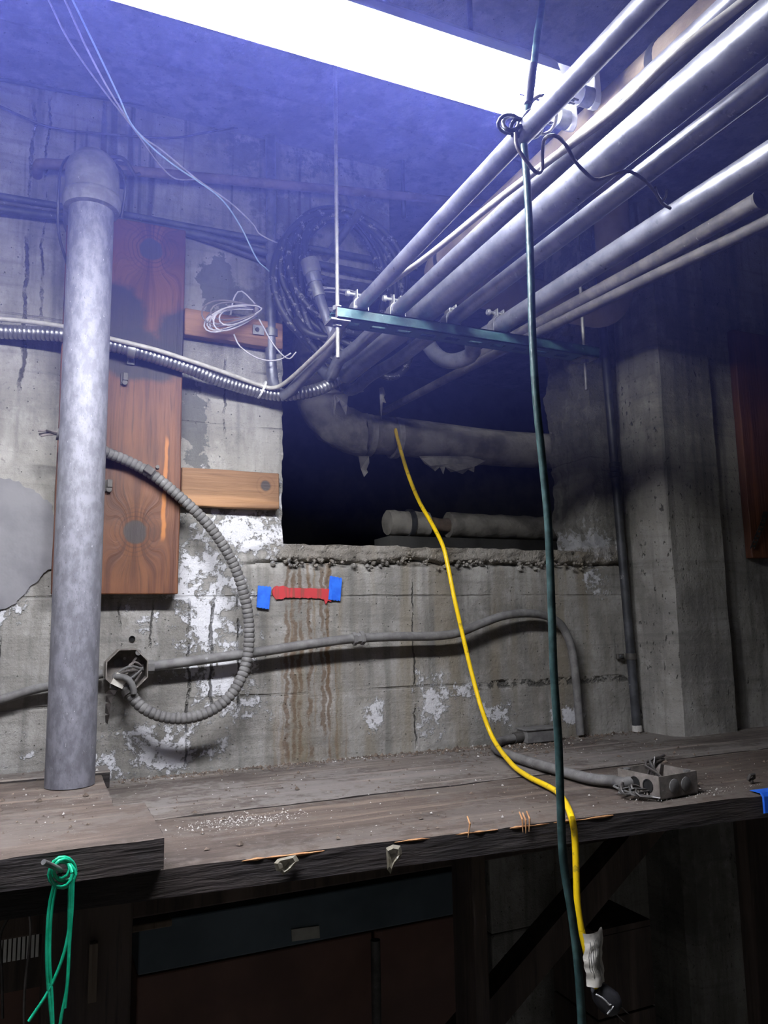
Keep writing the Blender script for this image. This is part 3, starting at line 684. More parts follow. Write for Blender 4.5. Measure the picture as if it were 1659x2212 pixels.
tube('wire_tail', WP((505, 722, -.06), (520, 750, -.06), (560, 775, -.06), (600, 778, -.06), (630, 762, -.07)), .0016, 'phone_wire', hw_, 6)
tube('wire_tail', WP((498, 680, -.06), (505, 645, -.06), (520, 628, -.06), (545, 650, -.06), (560, 668, -.06)), .0016, 'phone_wire', hw_, 6)
tag(tube('loose_wire', WP((560, 690, -.065), (585, 735, -.07), (608, 765, -.07), (625, 775, -.06), (640, 760, -.05)), .0016, 'phone_wire', None, 6), 'single thin wire curling past the strapped vertical conduit', 'wire')
cw = Vector((W(662, 672, .06).x, .06, W(662, 672, .06).z))
h2 = thing('wire_hank', cw, 'hank of thin pale wire hanging inside the cable coil', 'wire hank')
for k in range(5):
    pts = [cw + Vector((rnd.uniform(.05, .075) * math.sin(t) + .03, -.012 + .008 * math.cos(t + k) - .12, -.02 + rnd.uniform(.02, .03) * math.cos(t))) for t in [2 * math.pi * q / 14 for q in range(15)]]
    pts[-1] = pts[0]; tube('wire_loop', pts, .0016, 'phone_wire', h2, 6)
# conduit strap on the vertical pipe
sc_ = W(557, 713, -.031)
ck = thing('conduit_strap', sc_, 'shiny one hole strap screwed to the upper batten around vertical conduit', 'strap')
MB().box(sc_ + Vector((-.012, -.0025, -.011)), sc_ + Vector((.014, .0, .011))).build('strap_plate', 'zinc', ck, bevel=.001)
MB().lathe([(.0146, -.009), (.0162, -.009), (.0162, .009), (.0146, .009)], (vx, -.02, sc_.z), (0, 0, 1), 20).build('strap_ring', 'zinc', ck, True)
MB().lathe([(.0052, 0), (.0045, .0035)], sc_ + Vector((-.002, -.002, 0)), (0, -1, 0), 12).build('screw', 'old_steel', ck, True)
# ------------------------------------------------------------------ boards on the wall
def board(name, lo, hi, mat, label, parent=None, skew=0.):
    x0, y0, z0 = lo; x1, y1, z1 = hi; nx, nz = max(2, int((x1 - x0) / .02)), max(2, int((z1 - z0) / .02)); mb = MB()
    jig = lambda x, y, z: (x + .0015 * fbm((x * 3, y, z), 9, 2), y, z + .0015 * fbm((x, y, z * 3 + 9), 9, 2) + skew * (x - x0))
    X, Z_ = frange(x0, x1, .02), frange(z0, z1, .02)
    mb.grid(X, Z_, lambda x, z: jig(x, y0, z)); mb.grid(X, Z_, lambda x, z: jig(x, y1, z))
    for zz_ in (z0, z1): mb.grid(X, [y0, y1], lambda x, y: jig(x, y, zz_))
    for xx_ in (x0, x1): mb.grid([y0, y1], Z_, lambda y, z: jig(xx_, y, z))
    o = mb.build(name, mat, parent)
    bm = bmesh.new(); bm.from_mesh(o.data); bmesh.ops.remove_doubles(bm, verts=bm.verts, dist=1e-5); bmesh.ops.recalc_face_normals(bm, faces=bm.faces); bm.to_mesh(o.data); bm.free()
    bv = o.modifiers.new('bevel', 'BEVEL'); bv.width = .0025; bv.segments = 2; bv.limit_method = 'ANGLE'; bv.angle_limit = math.radians(50)
    return tag(o, label, 'board')
BF = -.041
tr = W(400, 497, BF); br = W(378, 1283, BF)
board('wall_board', (tr.x - .236, BF, br.z), (tr.x + .001, -.004, tr.z), 'board_wood', 'tall reddish brown board with burn marks and knots screwed to the wall')
u0, u1 = W(398, 664, -.028), W(571, 745, -.028)
board('batten', (tr.x + .004, -.028, W(398, 722, -.028).z), (W(612, 700, -.028).x, -.004, u0.z), 'batten_wood', 'upper short batten behind the hank of lavender wire', skew=-.02)
l0, l1 = W(390, 1009, -.026), W(604, 1098, -.026)
board('batten', (tr.x + .004, -.026, W(390, 1091, -.026).z), (l1.x, -.004, l0.z), 'batten_wood', 'lower short batten reaching the edge of the dark opening', skew=.0)
fb = W(1592, 900, -.138); fb2 = W(1622, 1205, -.138)
board('wall_board', (fb.x + .015, -.138, fb2.z), (fb.x + .30, -.114, 2.30), 'far_board_wood', 'red brown board on the wall right of the pilaster')
# old strap scraps on the board
for (px, py, lb) in ((268, 820, 'rusty strap scrap nailed to tall board below flexible conduit'), (234, 1050, 'rusty strap scrap nailed to tall board beside drain pipe')):
    q = W(px, py, BF); s = MB(); s.box(q + Vector((-.007, -.004, -.012)), q + Vector((.003, .0, .012)))
    s.box(q + Vector((-.003, -.011, -.004)), q + Vector((.007, -.001, .012))); s.lathe([(.006, 0), (.006, .006)], q + Vector((.001, -.003, -.008)), (0, -1, 0), 10)
    tag(s.build('strap_scrap', 'old_steel', bevel=.001), lb, 'strap')
ps = [W(1655, 1105, -.142), W(1648, 1130, -.148), W(1636, 1160, -.15), W(1626, 1185, -.146)]
pm = MB()
for a, b_ in zip(ps, ps[1:]):
    n = 3
    for k in range(n):
        u, v = a.lerp(b_, k / n), a.lerp(b_, (k + .62) / n)
        pm.prism([u + Vector((-.009, 0, 0)), u + Vector((.009, 0, 0)), v + Vector((.009, 0, 0)), v + Vector((-.009, 0, 0))], (0, .002, 0))
    for sx in (-.009, .006): pm.prism([a + Vector((sx, 0, 0)), a + Vector((sx + .003, 0, 0)), b_ + Vector((sx + .003, 0, 0)), b_ + Vector((sx, 0, 0))], (0, .002, 0))
tag(pm.build('perforated_strap', 'old_steel'), 'bent perforated steel strap on the red brown board', 'strap')
# ------------------------------------------------------------------ corrugated armoured cable loop and octagon box
ac = thing('armoured_cable', W(375, 1560, -.05), 'dusty armoured cable looping from the tall board down to the octagon box', 'cable')
bx = [(131, 938, -.10), (150, 944, -.10), (190, 958, -.09), (232, 978, -.068), (280, 998, -.058), (330, 1026, -.058), (380, 1066, -.06), (430, 1112, -.062), (470, 1160, -.062), (505, 1220, -.06), (526, 1280, -.058), (537, 1340, -.058), (537, 1400, -.06), (525, 1455, -.065), (495, 1505, -.07), (450, 1538, -.072), (400, 1552, -.07), (350, 1548, -.065), (310, 1530, -.058), (286, 1505, -.05), (272, 1478, -.045)]
corrugated('armour', WP(*bx), .0112, 'dusty_steel', ac, .0100, .17)
corrugated('armour_end', WP((124, 936, -.10), (136, 939, -.10)), .013, 'dusty_steel', ac, .006, .1)
for k, (px, py) in enumerate(((82, 930), (84, 938), (88, 942), (100, 930))): tube('bare_wire', [W(128, 936 + k, -.10 - .003 * k), W(105, (934 + py) / 2, -.10 - .003 * k), W(px, py, -.10 - .004 * k)], .0022, 'wire_dark' if k % 2 else 'tan_wire', ac, 6)
q = W(322, 1020, -.058); s = MB().box(q + Vector((-.011, -.016, -.006)), q + Vector((.009, .018, .010)), Matrix.Rotation(.6, 3, 'Y')).build('strap', 'old_steel', ac, bevel=.002)
MB().lathe([(.004, 0), (.004, .008)], q + Vector((.016, .004, .01)), (0, -1, .2), 8).build('nail', 'old_steel', ac)
ob = thing('octagon_box', W(270, 1480, -.02), 'open octagonal steel junction box full of cut wires on the wall', 'junction box')
oc = W(270, 1444, 0); R_ = .0425; dpt = .040
oct_ = lambda r, y: [Vector((oc.x + r * math.cos(math.radians(22.5 + 45 * k)), y, oc.z + r * math.sin(math.radians(22.5 + 45 * k)))) for k in range(8)]
mb = MB(); A, B_, C_, D_ = oct_(R_, -.004), oct_(R_, -dpt - .004), oct_(R_ - .0022, -dpt - .004), oct_(R_ - .0022, -.007)
mb.add(A + B_ + C_ + D_, [(i, (i + 1) % 8, (i + 1) % 8 + 8, i + 8) for i in range(8)] + [(i + 8, (i + 1) % 8 + 8, (i + 1) % 8 + 16, i + 16) for i in range(8)] + [(i + 16, (i + 1) % 8 + 16, (i + 1) % 8 + 24, i + 24) for i in range(8)] + [tuple(range(24, 32)), tuple(range(8))])
obody = mb.build('box_body', 'box_steel', ob)
for (dx, dz) in ((-.014, .012), (.014, -.012), (-.016, -.014)): MB().lathe([(.0085, 0), (.0085, .0015), (.007, .002)], (oc.x + dx, -.007, oc.z + dz), (0, -1, 0), 16).build('knockout', 'dusty_steel', obody, True)
for (dx, dz) in ((.020, .032), (-.020, -.033)): MB().lathe([(.0055, 0), (.0055, .009), (.003, .009)], (oc.x + dx, -dpt + .006, oc.z + dz), (0, -1, 0), 12).build('screw_lug', 'dusty_steel', obody, True)
tag(MB().lathe([(.003, 0), (.003, .002)], (oc.x - .002, -.0085, oc.z + .020), (0, -1, 0), 8).build('white_disc', 'chip_white', obody), 'bright spot')  # small white disc on the back plate
for k in range(7):
    a = rnd.uniform(-.02, .012)
    tube('box_wire', [(oc.x + .032, -.018 - .003 * (k % 3), oc.z + .006 - .004 * (k % 4)), (oc.x + .012 + a * .5, -.036 - .003 * (k % 4), oc.z + .022 - .008 * k), (oc.x - .006 + a, -.04, oc.z - .004 - .003 * k), (oc.x + .002 + a * .6, -.03 - .003 * k, oc.z - .024)], .0025, ('wire_dark', 'tan_wire', 'dusty_steel')[k % 3], ob, 7)
tag(tube('taped_splice', WP((250, 1462, -.05), (272, 1464, -.062), (286, 1480, -.066), (289, 1498, -.064)), .0062, 'dusty_steel', ob, 10), 'grey taped splice bent over the box rim')
MB().sweep([W(272, 1478, -.034), W(283, 1503, -.05)], .0145, 14).build('cable_clamp', 'old_steel', ob, True)
MB().lathe([(.0105, -.006), (.0135, -.006), (.0135, .006), (.0105, .006)], (oc.x + R_ + .004, -.024, oc.z + .002), (1, 0, 0), 6).build('lock_nut', 'dusty_steel', ob)
rg = [W(252, 1475, -.044), W(246, 1490, -.048), W(238, 1502, -.045), W(234, 1520, -.04), W(232, 1545, -.03), W(230, 1565, -.015)]
mb = MB()
for i, (a, b_) in enumerate(zip(rg, rg[1:])):
    wa = (.012, .008, .007, .005, .004, .002)
    mb.prism([a + Vector((-wa[i], 0, 0)), a + Vector((wa[i], .002, 0)), b_ + Vector((wa[i + 1], 0, 0)), b_ + Vector((-wa[i + 1], .002, .004))], (0, .004, 0))
tag(mb.build('torn_tape', 'wire_dark', ob), 'dark torn rag of tape dangling from the box')
MB().box(W(256, 1470, -.05) + Vector((-.01, -.004, -.012)), W(256, 1470, -.05) + Vector((.014, .006, .012)), Matrix.Rotation(.5, 3, 'Y')).build('paper_scrap', 'paper', ob)
# conduit from the octagon box along the wall
lc = thing('wall_pipe', W(1255, 1590, -.02), 'dull grey pipe running from octagon box across the wall and down to bench', 'pipe')
k1 = [(318, 1441, -.024), (420, 1427, -.03), (540, 1411, -.033), (680, 1390, -.036), (770, 1379, -.038), (860, 1375, -.038), (940, 1374, -.038), (990, 1367, -.038), (1040, 1347, -.037), (1085, 1331, -.036), (1130, 1325, -.035), (1175, 1329, -.034), (1210, 1348, -.033), (1230, 1385, -.032), (1240, 1430, -.03), (1247, 1500, -.027), (1254, 1583, -.024)]
k1p = WP(*k1); k1p[-1].z = BENCH + .004
tube('pipe', k1p, .0103, 'dusty_steel', lc, 16)
d = (W(790, 1377, -.037) - W(750, 1382, -.037)).normalized()
qc = W(774, 1379, -.038)
MB().lathe([(.0125, -.014), (.0150, -.013), (.0150, -.006), (.0122, -.005), (.0122, .004), (.0155, .005), (.0155, .013), (.0125, .014)], qc, d, 6).build('coupling', 'dusty_steel', lc)
tag(tube('wall_pipe', WP((-180, 1560, -.018), (0, 1512, -.02), (60, 1493, -.022), (110, 1481, -.024), (170, 1467, -.024), (222, 1455, -.024)), .0088, 'dusty_steel', None, 14), 'dull grey pipe entering the octagon box from behind the drain pipe', 'pipe')
# black pipe beside the pilaster
bp = thing('black_pipe', (1.43, -.022, BENCH), 'black vertical pipe beside the pilaster with coupling and strap', 'pipe')
bpx = lambda z: 1.428 + (W(1326, 1000, -.022).x - 1.428) * (z - BENCH) / (W(1326, 1000, -.022).z - BENCH)
tube('pipe', [(bpx(z), -.024, z) for z in (BENCH + .004, 1.5, 1.8, 2.1, 2.4, CEIL + .002)], .0115, 'black_pipe', bp, 16)
zc = W(1329, 1015, -.022).z
MB().lathe([(.0125, -.022), (.0155, -.020), (.0155, -.008), (.013, -.006), (.013, .004), (.0155, .006), (.0155, .018), (.0125, .020)], (bpx(zc), -.024, zc), (0, 0, 1), 16).build('coupling', 'black_pipe', bp, True)
zc = W(1355, 1418, -.022).z
s = MB().lathe([(.012, -.008), (.0138, -.008), (.0138, .008), (.012, .008)], (bpx(zc), -.024, zc), (0, 0, 1), 20).build('strap', 'old_steel', bp, True)
MB().box((bpx(zc) - .034, -.014, zc - .007), (bpx(zc) - .012, -.004, zc + .007)).build('strap_foot', 'old_steel', bp, bevel=.002)
MB().lathe([(.005, 0), (.004, .004)], (bpx(zc) - .025, -.014, zc), (0, -1, 0), 12).build('screw', 'black_pipe', bp, True)
MB().lathe([(.013, 0), (.013, .012), (.0118, .016)], (bpx(BENCH), -.024, BENCH + .0005), seg=16).build('white_collar', 'chip_white', bp, True)
# blue tape on the wall
for (pp, lb) in ((((558, 1265), (586, 1268), (581, 1316), (555, 1312)), 'blue tape square on the wall left of the red paint bar'),
                 (((714, 1244), (739, 1249), (735, 1298), (709, 1295)), 'blue tape piece at the right end of the red paint bar')):
    c0 = [W(x, y, -.0072) for x, y in pp]; us = frange(0, 1, .125); mb = MB()
    f = lambda u, v, o_=0: c0[0].lerp(c0[1], u).lerp(c0[3].lerp(c0[2], u), v) + Vector((0, o_ - .0012 * abs(fbm((u * 3, v * 3, pp[0][0]), 2, 2)), .0012 * math.sin(u * 23) * (v in (0, 1))))
    mb.grid(us, us, f); mb.grid(us, us, lambda u, v: f(u, v, .004))
    tag(mb.build('masking_tape', 'blue_tape'), lb, 'tape')
# ------------------------------------------------------------------ inside the opening
q = thing('insulated_pipe', (.7, .27, 1.93), 'lagged pipe with elbow and torn jacket inside the dark opening', 'pipe')
IY = .27; zi = W(900, 950, IY).z
cxp = W(690, 880, IY).x
pth = [Vector((cxp - .01, IY, CEIL + .01))] + [Vector((cxp - .01, IY, z)) for z in (2.5, 2.4, 2.3, 2.22)]
arc = []
for k in range(13):
    a = math.radians(90 * k / 12); arc.append(Vector((cxp - .01 + .13 * (1 - math.cos(a)), IY, zi + .13 - .13 * math.sin(a))))
mb = MB(); P = resample(smooth_path([Vector((cxp - .01, IY, 2.56)), Vector((cxp - .01, IY, 2.4)), Vector((cxp - .01, IY, 2.28))] + arc, .01), .012)
mb.sweep(P, .058, 24, True, lambda i, L: .058 + .004 * fbm((L * 20, 0, 0), 1, 3)); 
mb.v = [v + Vector((fbm(v, 22, 3), fbm(v + Vector((9, 0, 0)), 22, 3), fbm(v + Vector((0, 9, 0)), 22, 3))) * .011 for v in mb.v]
mb.build('elbow_lagging', 'insulation_old', q, True)
xa = arc[-1].x
MB().sweep([Vector((x, IY, zi + .004 * math.sin(x * 9))) for x in frange(xa, 2.4, .05)], .0535, 24).build('pipe_lagging', 'insulation_old', q, True)
for xb in (W(795, 950, IY).x, W(852, 960, IY).x): MB().lathe([(.056, -.009), (.0585, -.008), (.0585, .008), (.056, .009)], (xb, IY, zi), (1, 0, 0), 24).build('band', 'black_pipe' if xb > .9 else 'torn_jacket', q, True)
def rag(pts, Y, parent, name='torn_jacket', th=.003):
    # jagged outline in photo pixels on a plane y = Y, folded slightly
    mb = MB(); P = [W(x, y, Y + .008 * math.sin(x * .2 + y * .07)) for x, y in pts]
    return mb.prism(P, (0, th, 0)).build(name, 'torn_jacket', parent)
rag([(905, 985), (1010, 985), (1050, 995), (1042, 1003), (1025, 1008), (1024, 1020), (1012, 1014), (1000, 1024), (985, 1018), (975, 1020), (962, 1008), (958, 1024), (951, 1008), (940, 1018), (930, 1006), (920, 1003)], IY - .045, q)
rag([(775, 985), (797, 985), (798, 1000), (792, 1014), (795, 1020), (787, 1030), (780, 1012)], IY - .05, q)
rag([(712, 835), (735, 846), (758, 842), (780, 830), (786, 846), (765, 850), (752, 856), (750, 874), (762, 892), (748, 896), (740, 880), (734, 866), (726, 872), (722, 896), (719, 868), (722, 852), (704, 850)], .055, q)
rag([(820, 838), (828, 836), (833, 852), (829, 858), (834, 870), (827, 868), (824, 906), (822, 880)], .06, q)
lp = thing('lagged_pipe', W(1000, 1165, .36), 'lower lagged pipe with bare joint on a ledge inside the dark opening', 'pipe')
LY = .36; lzz = W(1000, 1135, LY).z
def lag(name, xa, xb, r, mat='insulation_old'):
    mb = MB(); mb.sweep([Vector((x, LY, lzz)) for x in frange(xa, xb, .012)], r, 20, True, lambda i, L: r + .0025 * fbm((L * 30, xa, 0), 1, 3))
    mb.v = [v + Vector((fbm(v, 26, 2), 0, fbm(v + Vector((0, 9, 0)), 26, 2))) * .004 for v in mb.v]
    return mb.build(name, mat, lp, True)
X_ = lambda px: W(px, 1135, LY).x
lag('pipe_lagging', X_(836), X_(922), .036); lag('bare_joint', X_(920), X_(975), .020, 'rust_pipe'); lag('pipe_lagging', X_(968), 2.4, .037)
MB().lathe([(.037, -.008), (.041, -.007), (.041, .007), (.037, .008)], (X_(884), LY, lzz), (1, 0, 0), 24).build('band', 'black_pipe', lp, True)
zl = W(1000, 1158, LY - .03).z - .008
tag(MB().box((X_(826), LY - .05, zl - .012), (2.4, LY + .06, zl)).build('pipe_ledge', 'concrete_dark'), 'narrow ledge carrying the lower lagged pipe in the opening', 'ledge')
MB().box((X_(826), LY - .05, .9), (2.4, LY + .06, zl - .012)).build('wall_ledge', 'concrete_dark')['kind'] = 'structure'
# ------------------------------------------------------------------ workbench
bench = thing('workbench', (.4, -.33, 0), 'rough dirty plank workbench running along the concrete wall', 'workbench')
yfront = lambda x: -.592 - .068 * min(max(x, 0), 1.6)
def plank(name, x0, x1, yf, yb, z0, z1, mat, parent=None, rough=.002, seed=0, step=.015):
    mb = MB(); X = frange(x0, x1, step)
    if not callable(yf): a_ = yf; yf = lambda x: a_
    if not callable(yb): b__ = yb; yb = lambda x: b__
    V = frange(0, 1, .06)
    def top(x, v):
        y = yf(x) + (yb(x) - yf(x)) * v; e = .7 * rough * fbm((x * .7, y, seed), 9, 3)
        if v == 0: e -= .002 + .0025 * max(0, fbm((x * 2, 3, seed), 6, 3))
        return (x + (0 if x0 < x < x1 else .003 * fbm((0, y * 6, seed), 3, 2)), y + (rough * .8 * fbm((x * 3, 0, seed), 4, 3) if v in (0, 1) else 0), z1 + e - (rough if v > 0 else rough))
    mb.grid(X, V, top)
    ZS = frange(0, 1, .2)
    fr = lambda v: (lambda x, k: (lambda t: (t[0], t[1] + (rough * .5 * fbm((x * 2, k * 9, seed + v), 5, 3) if 0 < k < 1 else 0), z0 + (t[2] - z0) * k))(top(x, v)))
    mb.grid(X, ZS, fr(0)); mb.grid(X, ZS, fr(1))
    for xe in (x0, x1): mb.grid(V, ZS, lambda v, k: (lambda t: (t[0], t[1], z0 + (t[2] - z0) * k))(top(xe, v)))
    mb.grid(X, V, lambda x, v: (lambda t: (t[0], t[1], z0))(top(x, v)))
    o = mb.build(name, mat, parent)
    bm = bmesh.new(); bm.from_mesh(o.data); bmesh.ops.remove_doubles(bm, verts=bm.verts, dist=1e-5); bmesh.ops.recalc_face_normals(bm, faces=bm.faces); bm.to_mesh(o.data); bm.free()
    return o
plank('plank', -1.3, 3.2, -.348, -.0075, 1.166, BENCH, 'bench_wood_grey', bench, .0015, 1)
fp = plank('plank', -1.3, 3.2, yfront, -.362, 1.163, BENCH, 'bench_wood', bench, .002, 2)
for (px, py) in ((1125, 1788), (1132, 1790), (1140, 1786), (1016, 1800)):
    a = W(px, py - 12, -.64); a.y = yfront(a.x) - .0005
    MB().sweep([a + Vector((.004, .006, .012)), a + Vector((.002, -.004, .004)), a + Vector((rnd.uniform(-.004, .004), -.005, -.014))], [.0012, .0016, .0004], 5).build('splinter', 'splinter', fp)
for (xa, xb) in ((.46, .62), (.64, .82), (.25, .36)):
    pts = [Vector((x, yfront(x) + .0005, BENCH - .0065 + .001 * fbm((x * 20, 0, 0)))) for x in frange(xa, xb, .01)]
    MB().sweep(pts, [.0008] + [.0006 + .0018 * rnd.random() for _ in pts[2:]] + [.0008], 6).build('worn_edge', 'splinter', fp)
pst = W(95, 2000, -.53).x, W(287, 2000, -.53).x
MB().box((pst[0], -.53, 0), (pst[1], -.42, 1.162)).build('post', 'timber_dark', bench, bevel=.003)
pst = W(1022, 1950, -.52).x, W(1052, 1950, -.52).x
MB().box((pst[0], -.52, 0), (pst[1], -.45, 1.162)).build('post', 'timber_dark', bench, bevel=.003)
a, b_ = W(1080, 2180, -.44), W(1345, 1865, -.44)
dv = (b_ - a).normalized(); nv = Vector((-dv.z, 0, dv.x)) * .026
b_ = b_ + dv * ((1.160 - .012 - b_.z) / dv.z); a = a - dv * .25
MB().prism([a - nv, a + nv, b_ + nv, b_ - nv], (0, .045, 0)).build('brace', 'timber_dark', bench)
MB().box((-1.2, -.40, 1.075), (2.6, -.36, 1.164)).build('rail', 'timber_dark', bench, bevel=.003)
MB().box((1.30, -.52, 0), (1.39, -.43, 1.162)).build('post', 'timber_dark', bench, bevel=.003)
tpx = Zp(1648, 1714, BENCH)
mb = MB(); tx0, tx1 = tpx.x - .004, tpx.x + .05; yy = yfront(tx0)
prof = [(yy + .018, BENCH + .0022), (yy - .0035, BENCH + .0018), (yy - .0075, BENCH - .004), (yy - .0075, BENCH - .030)]
prof2 = [(y + .001 * (i > 0), z - .0015) for i, (y, z) in enumerate(prof)]
mb.prism([(tx0, *p) for p in prof] + [(tx0, y + .003, z) for y, z in prof2[::-1]], (tx1 - tx0, -.003, 0))
tag(mb.build('masking_tape', 'blue_tape'), 'blue tape folded over the front edge of the workbench', 'tape')
# loose planks stacked at the left end
o = plank('loose_plank', -1.0, .150, -.622, -.425, BENCH + .001, 1.2435, 'bench_wood', None, .0018, 5); tag(o, 'short thick plank lying on the bench front with knotted end grain', 'plank')
o = plank('loose_plank', -1.0, .108, -.42, -.165, BENCH + .001, 1.2425, 'bench_wood', None, .0012, 6); tag(o, 'plank lying on the bench under the drain pipe', 'plank')
o = plank('loose_plank', -1.0, W(235, 1690, -.06).x, -.078, -.012, BENCH + .001, BENCH + .031, 'bench_wood_grey', None, .002, 8); tag(o, 'narrow scrap plank on the bench against the concrete wall', 'plank')
# square steel box with cable
sb = thing('square_box', (.985, -.565, BENCH + .001), 'open square steel junction box lying on the bench front edge', 'junction box')
pc, pb, pa = Zp(1508, 1713, BENCH + .001), Zp(1427, 1728, BENCH + .001), None
ex = (pc - pb).normalized(); ey = Vector((-ex.y, ex.x, 0)); S = (pc - pb).length; hgt = .036; th = .0018
mb = MB()
O = pb
def bxl(a, b):
    v = []
    for z in (a[2], b[2]):
        for (u, w_) in ((a[0], a[1]), (b[0], a[1]), (b[0], b[1]), (a[0], b[1])): v.append(O + ex * u + ey * w_ + Vector((0, 0, z)))
    mb.add(v, ((3, 2, 1, 0), (4, 5, 6, 7), (0, 1, 5, 4), (1, 2, 6, 5), (2, 3, 7, 6), (3, 0, 4, 7)))
for a, b in (((0, 0, 0), (S, S, th)), ((0, 0, 0), (S, th, hgt)), ((0, S - th, 0), (S, S, hgt)), ((0, 0, 0), (th, S, hgt)), ((S - th, 0, 0), (S, S, hgt))): bxl(a, b)
sbody = mb.build('box_body', 'box_steel', sb)
for k, u in enumerate((.37, .68)):
    MB().lathe([(.0115, 0), (.0115, .0012), (.0098, .0018)], O + ex * (S * u) + ey * (-.0002) + Vector((0, 0, .018)), -ey, 20).build('knockout', 'dusty_steel', sbody, True)
    MB().lathe([(.0108, 0), (.0108, .0012), (.009, .0012), (.009, .0002)], O + ey * (S * (u - .1)) + Vector((0, 0, .018)) - ex * .0002, -ex, 20).build('knockout', 'hole_black', sbody, True)
for (u, w_) in ((.12, .88), (.88, .12)): MB().lathe([(.006, 0), (.006, .004)], O + ex * (S * u) + ey * (S * w_) + Vector((0, 0, hgt - .003)), seg=10).build('screw_lug', 'dusty_steel', sbody)
for k in range(5):
    base = O + ex * (S * .8) + ey * (S * .75) + Vector((0, 0, hgt))
    tube('bare_wire', [O + ex * (S * (.2 + .1 * k)) + ey * (S * .5) + Vector((0, 0, .012)), O + ex * (S * .6) + ey * (S * (.5 + .08 * k)) + Vector((0, 0, .024)), base + ex * (-.03 + .012 * k) + Vector((0, 0, .006 + .004 * (k % 3))), base + ex * (-.012 * k + .02) + Vector((0, 0, .016 - .004 * k))], .0024, ('wire_dark', 'old_steel')[k % 2], sb, 7)
for k in range(9):
    b0 = O + ey * (S * (.25 + .07 * k)) + Vector((0, 0, .010))
    tube('frayed_wire', [b0 + ex * .006, b0 - ex * (.018 + .012 * rnd.random()) + Vector((0, 0, .012 * rnd.random())), b0 - ex * (.02 + .02 * rnd.random()) - ey * (.03 * rnd.random()) - Vector((0, 0, .004)), b0 - ex * (.01 * rnd.random()) - ey * .03 + Vector((0, 0, -.006))], .0018, ('wire_dark', 'old_steel', 'dusty_steel')[k % 3], sb, 6)
tail = [Zp(1515, 1705, BENCH + .004), Zp(1530, 1700, BENCH + .006), Zp(1545, 1712, BENCH + .003)]
tube('frayed_wire', [O + ex * S + ey * .03 + Vector((0, 0, .01)), O + ex * (S + .012) + ey * .03 + Vector((0, 0, .012)), O + ex * (S + .03) + ey * .02 + Vector((0, 0, .004))], .0016, 'wire_dark', sb, 6)
bc = [Zp(1072, 1618, BENCH + .012), Zp(1120, 1638, BENCH + .011), Zp(1200, 1662, BENCH + .011), Zp(1270, 1681, BENCH + .011), Zp(1325, 1687, BENCH + .012), O + ey * (S * .75) - ex * .012 + Vector((0, 0, .016)), O + ey * (S * .72) + ex * .004 + Vector((0, 0, .017))]
tag(tube('bench_cable', [W(1130, 1592, -.028), W(1100, 1596, -.03), W(1078, 1603, -.05)] + bc, .0098, 'dusty_steel', None, 12), 'grey armoured cable lying on the bench between the small box and square box', 'cable')
sx = Zp(1165, 1602, BENCH)
sbx = thing('switch_box', (sx.x, -.03, BENCH), 'small closed grey steel box on the bench at the foot of the wall', 'junction box')
x0_, x1_ = W(1130, 1590, -.035).x, W(1197, 1590, -.035).x
MB().box((x0_, -.052, BENCH + .001), (x1_, -.010, BENCH + .031)).build('box_body', 'dusty_steel', sbx, bevel=.002)
MB().box((x0_ - .003, -.055, BENCH + .030), (x1_ + .003, -.008, BENCH + .034)).build('lid', 'dusty_steel', sbx, bevel=.001)
MB().cyl((x0_ - .022, -.03, BENCH + .014), (x0_ + .002, -.03, BENCH + .016), .0125, 12).build('connector', 'old_steel', sbx, True)
rq = Zp(1624, 1690, BENCH)
rb = thing('eye_bolt', rq, 'small rusty eye bolt standing in the bench top', 'bolt')
MB().cyl(rq, rq + Vector((0, 0, .004)), .003, 8).build('shank', 'old_steel', rb, True)
tube('eye', [rq + Vector((.008 * math.sin(t), .003 * math.cos(t), .009 - .006 * math.cos(t))) for t in [6.28 * k / 12 for k in range(13)]], .0028, 'old_steel', rb, 8)
# ------------------------------------------------------------------ cords
CY_ = -.935
kc = [(1180, -120), (1172, 0), (1160, 80), (1150, 170), (1140, 230), (1131, 290), (1136, 360), (1142, 460), (1147, 600), (1150, 720), (1158, 860), (1172, 1000), (1184, 1130), (1191, 1300), (1196, 1450), (1206, 1600), (1211, 1740), (1217, 1860), (1236, 1980), (1249, 2090), (1257, 2212), (1262, 2330), (1262, 2480)]
gp = WP(*[(x, y, CY_ - .018 * (1 if y > 240 else .5)) for x, y in kc])
gp[0].z = min(gp[0].z, CEIL)
gcd = thing('extension_cord', gp[-1], 'long dark green cord hanging from the ceiling past the silver conduits', 'cord')
tube('cord', gp, .0043, 'green_cord', gcd, 12)
MB().sweep([W(1152, 140, CY_ - .009), W(1145, 190, CY_ - .009), W(1141, 225, CY_ - .012)], [.0052, .0060, .0052], 12).build('tape_wrap', 'black_rubber', gcd, True)
kn = thing('tie_wire', W(1130, 280, CY_), 'dark stiff wire knotted around cord and draped under the silver conduits', 'wire')
def loop_px(cx, cy, rx, ry, n, Y, r, mat='black_rubber', a0=0, tilt=0):
    pts = [W(cx + rx * math.cos(a0 + 2 * math.pi * k / n), cy + ry * math.sin(a0 + 2 * math.pi * k / n), Y + tilt * math.sin(2 * math.pi * k / n)) for k in range(n + 1)]
    return tube('knot_loop', pts, r, mat, kn, 8, .003)
loop_px(1100, 268, 24, 20, 14, CY_ - .02, .0022, tilt=.008); loop_px(1104, 266, 17, 16, 12, CY_ - .026, .0024, tilt=-.008)
loop_px(1120, 278, 16, 22, 12, CY_ - .022, .0025, tilt=.01); loop_px(1172, 248, 30, 42, 16, CY_ + .006, .0020, 'wire_dark', tilt=.028)
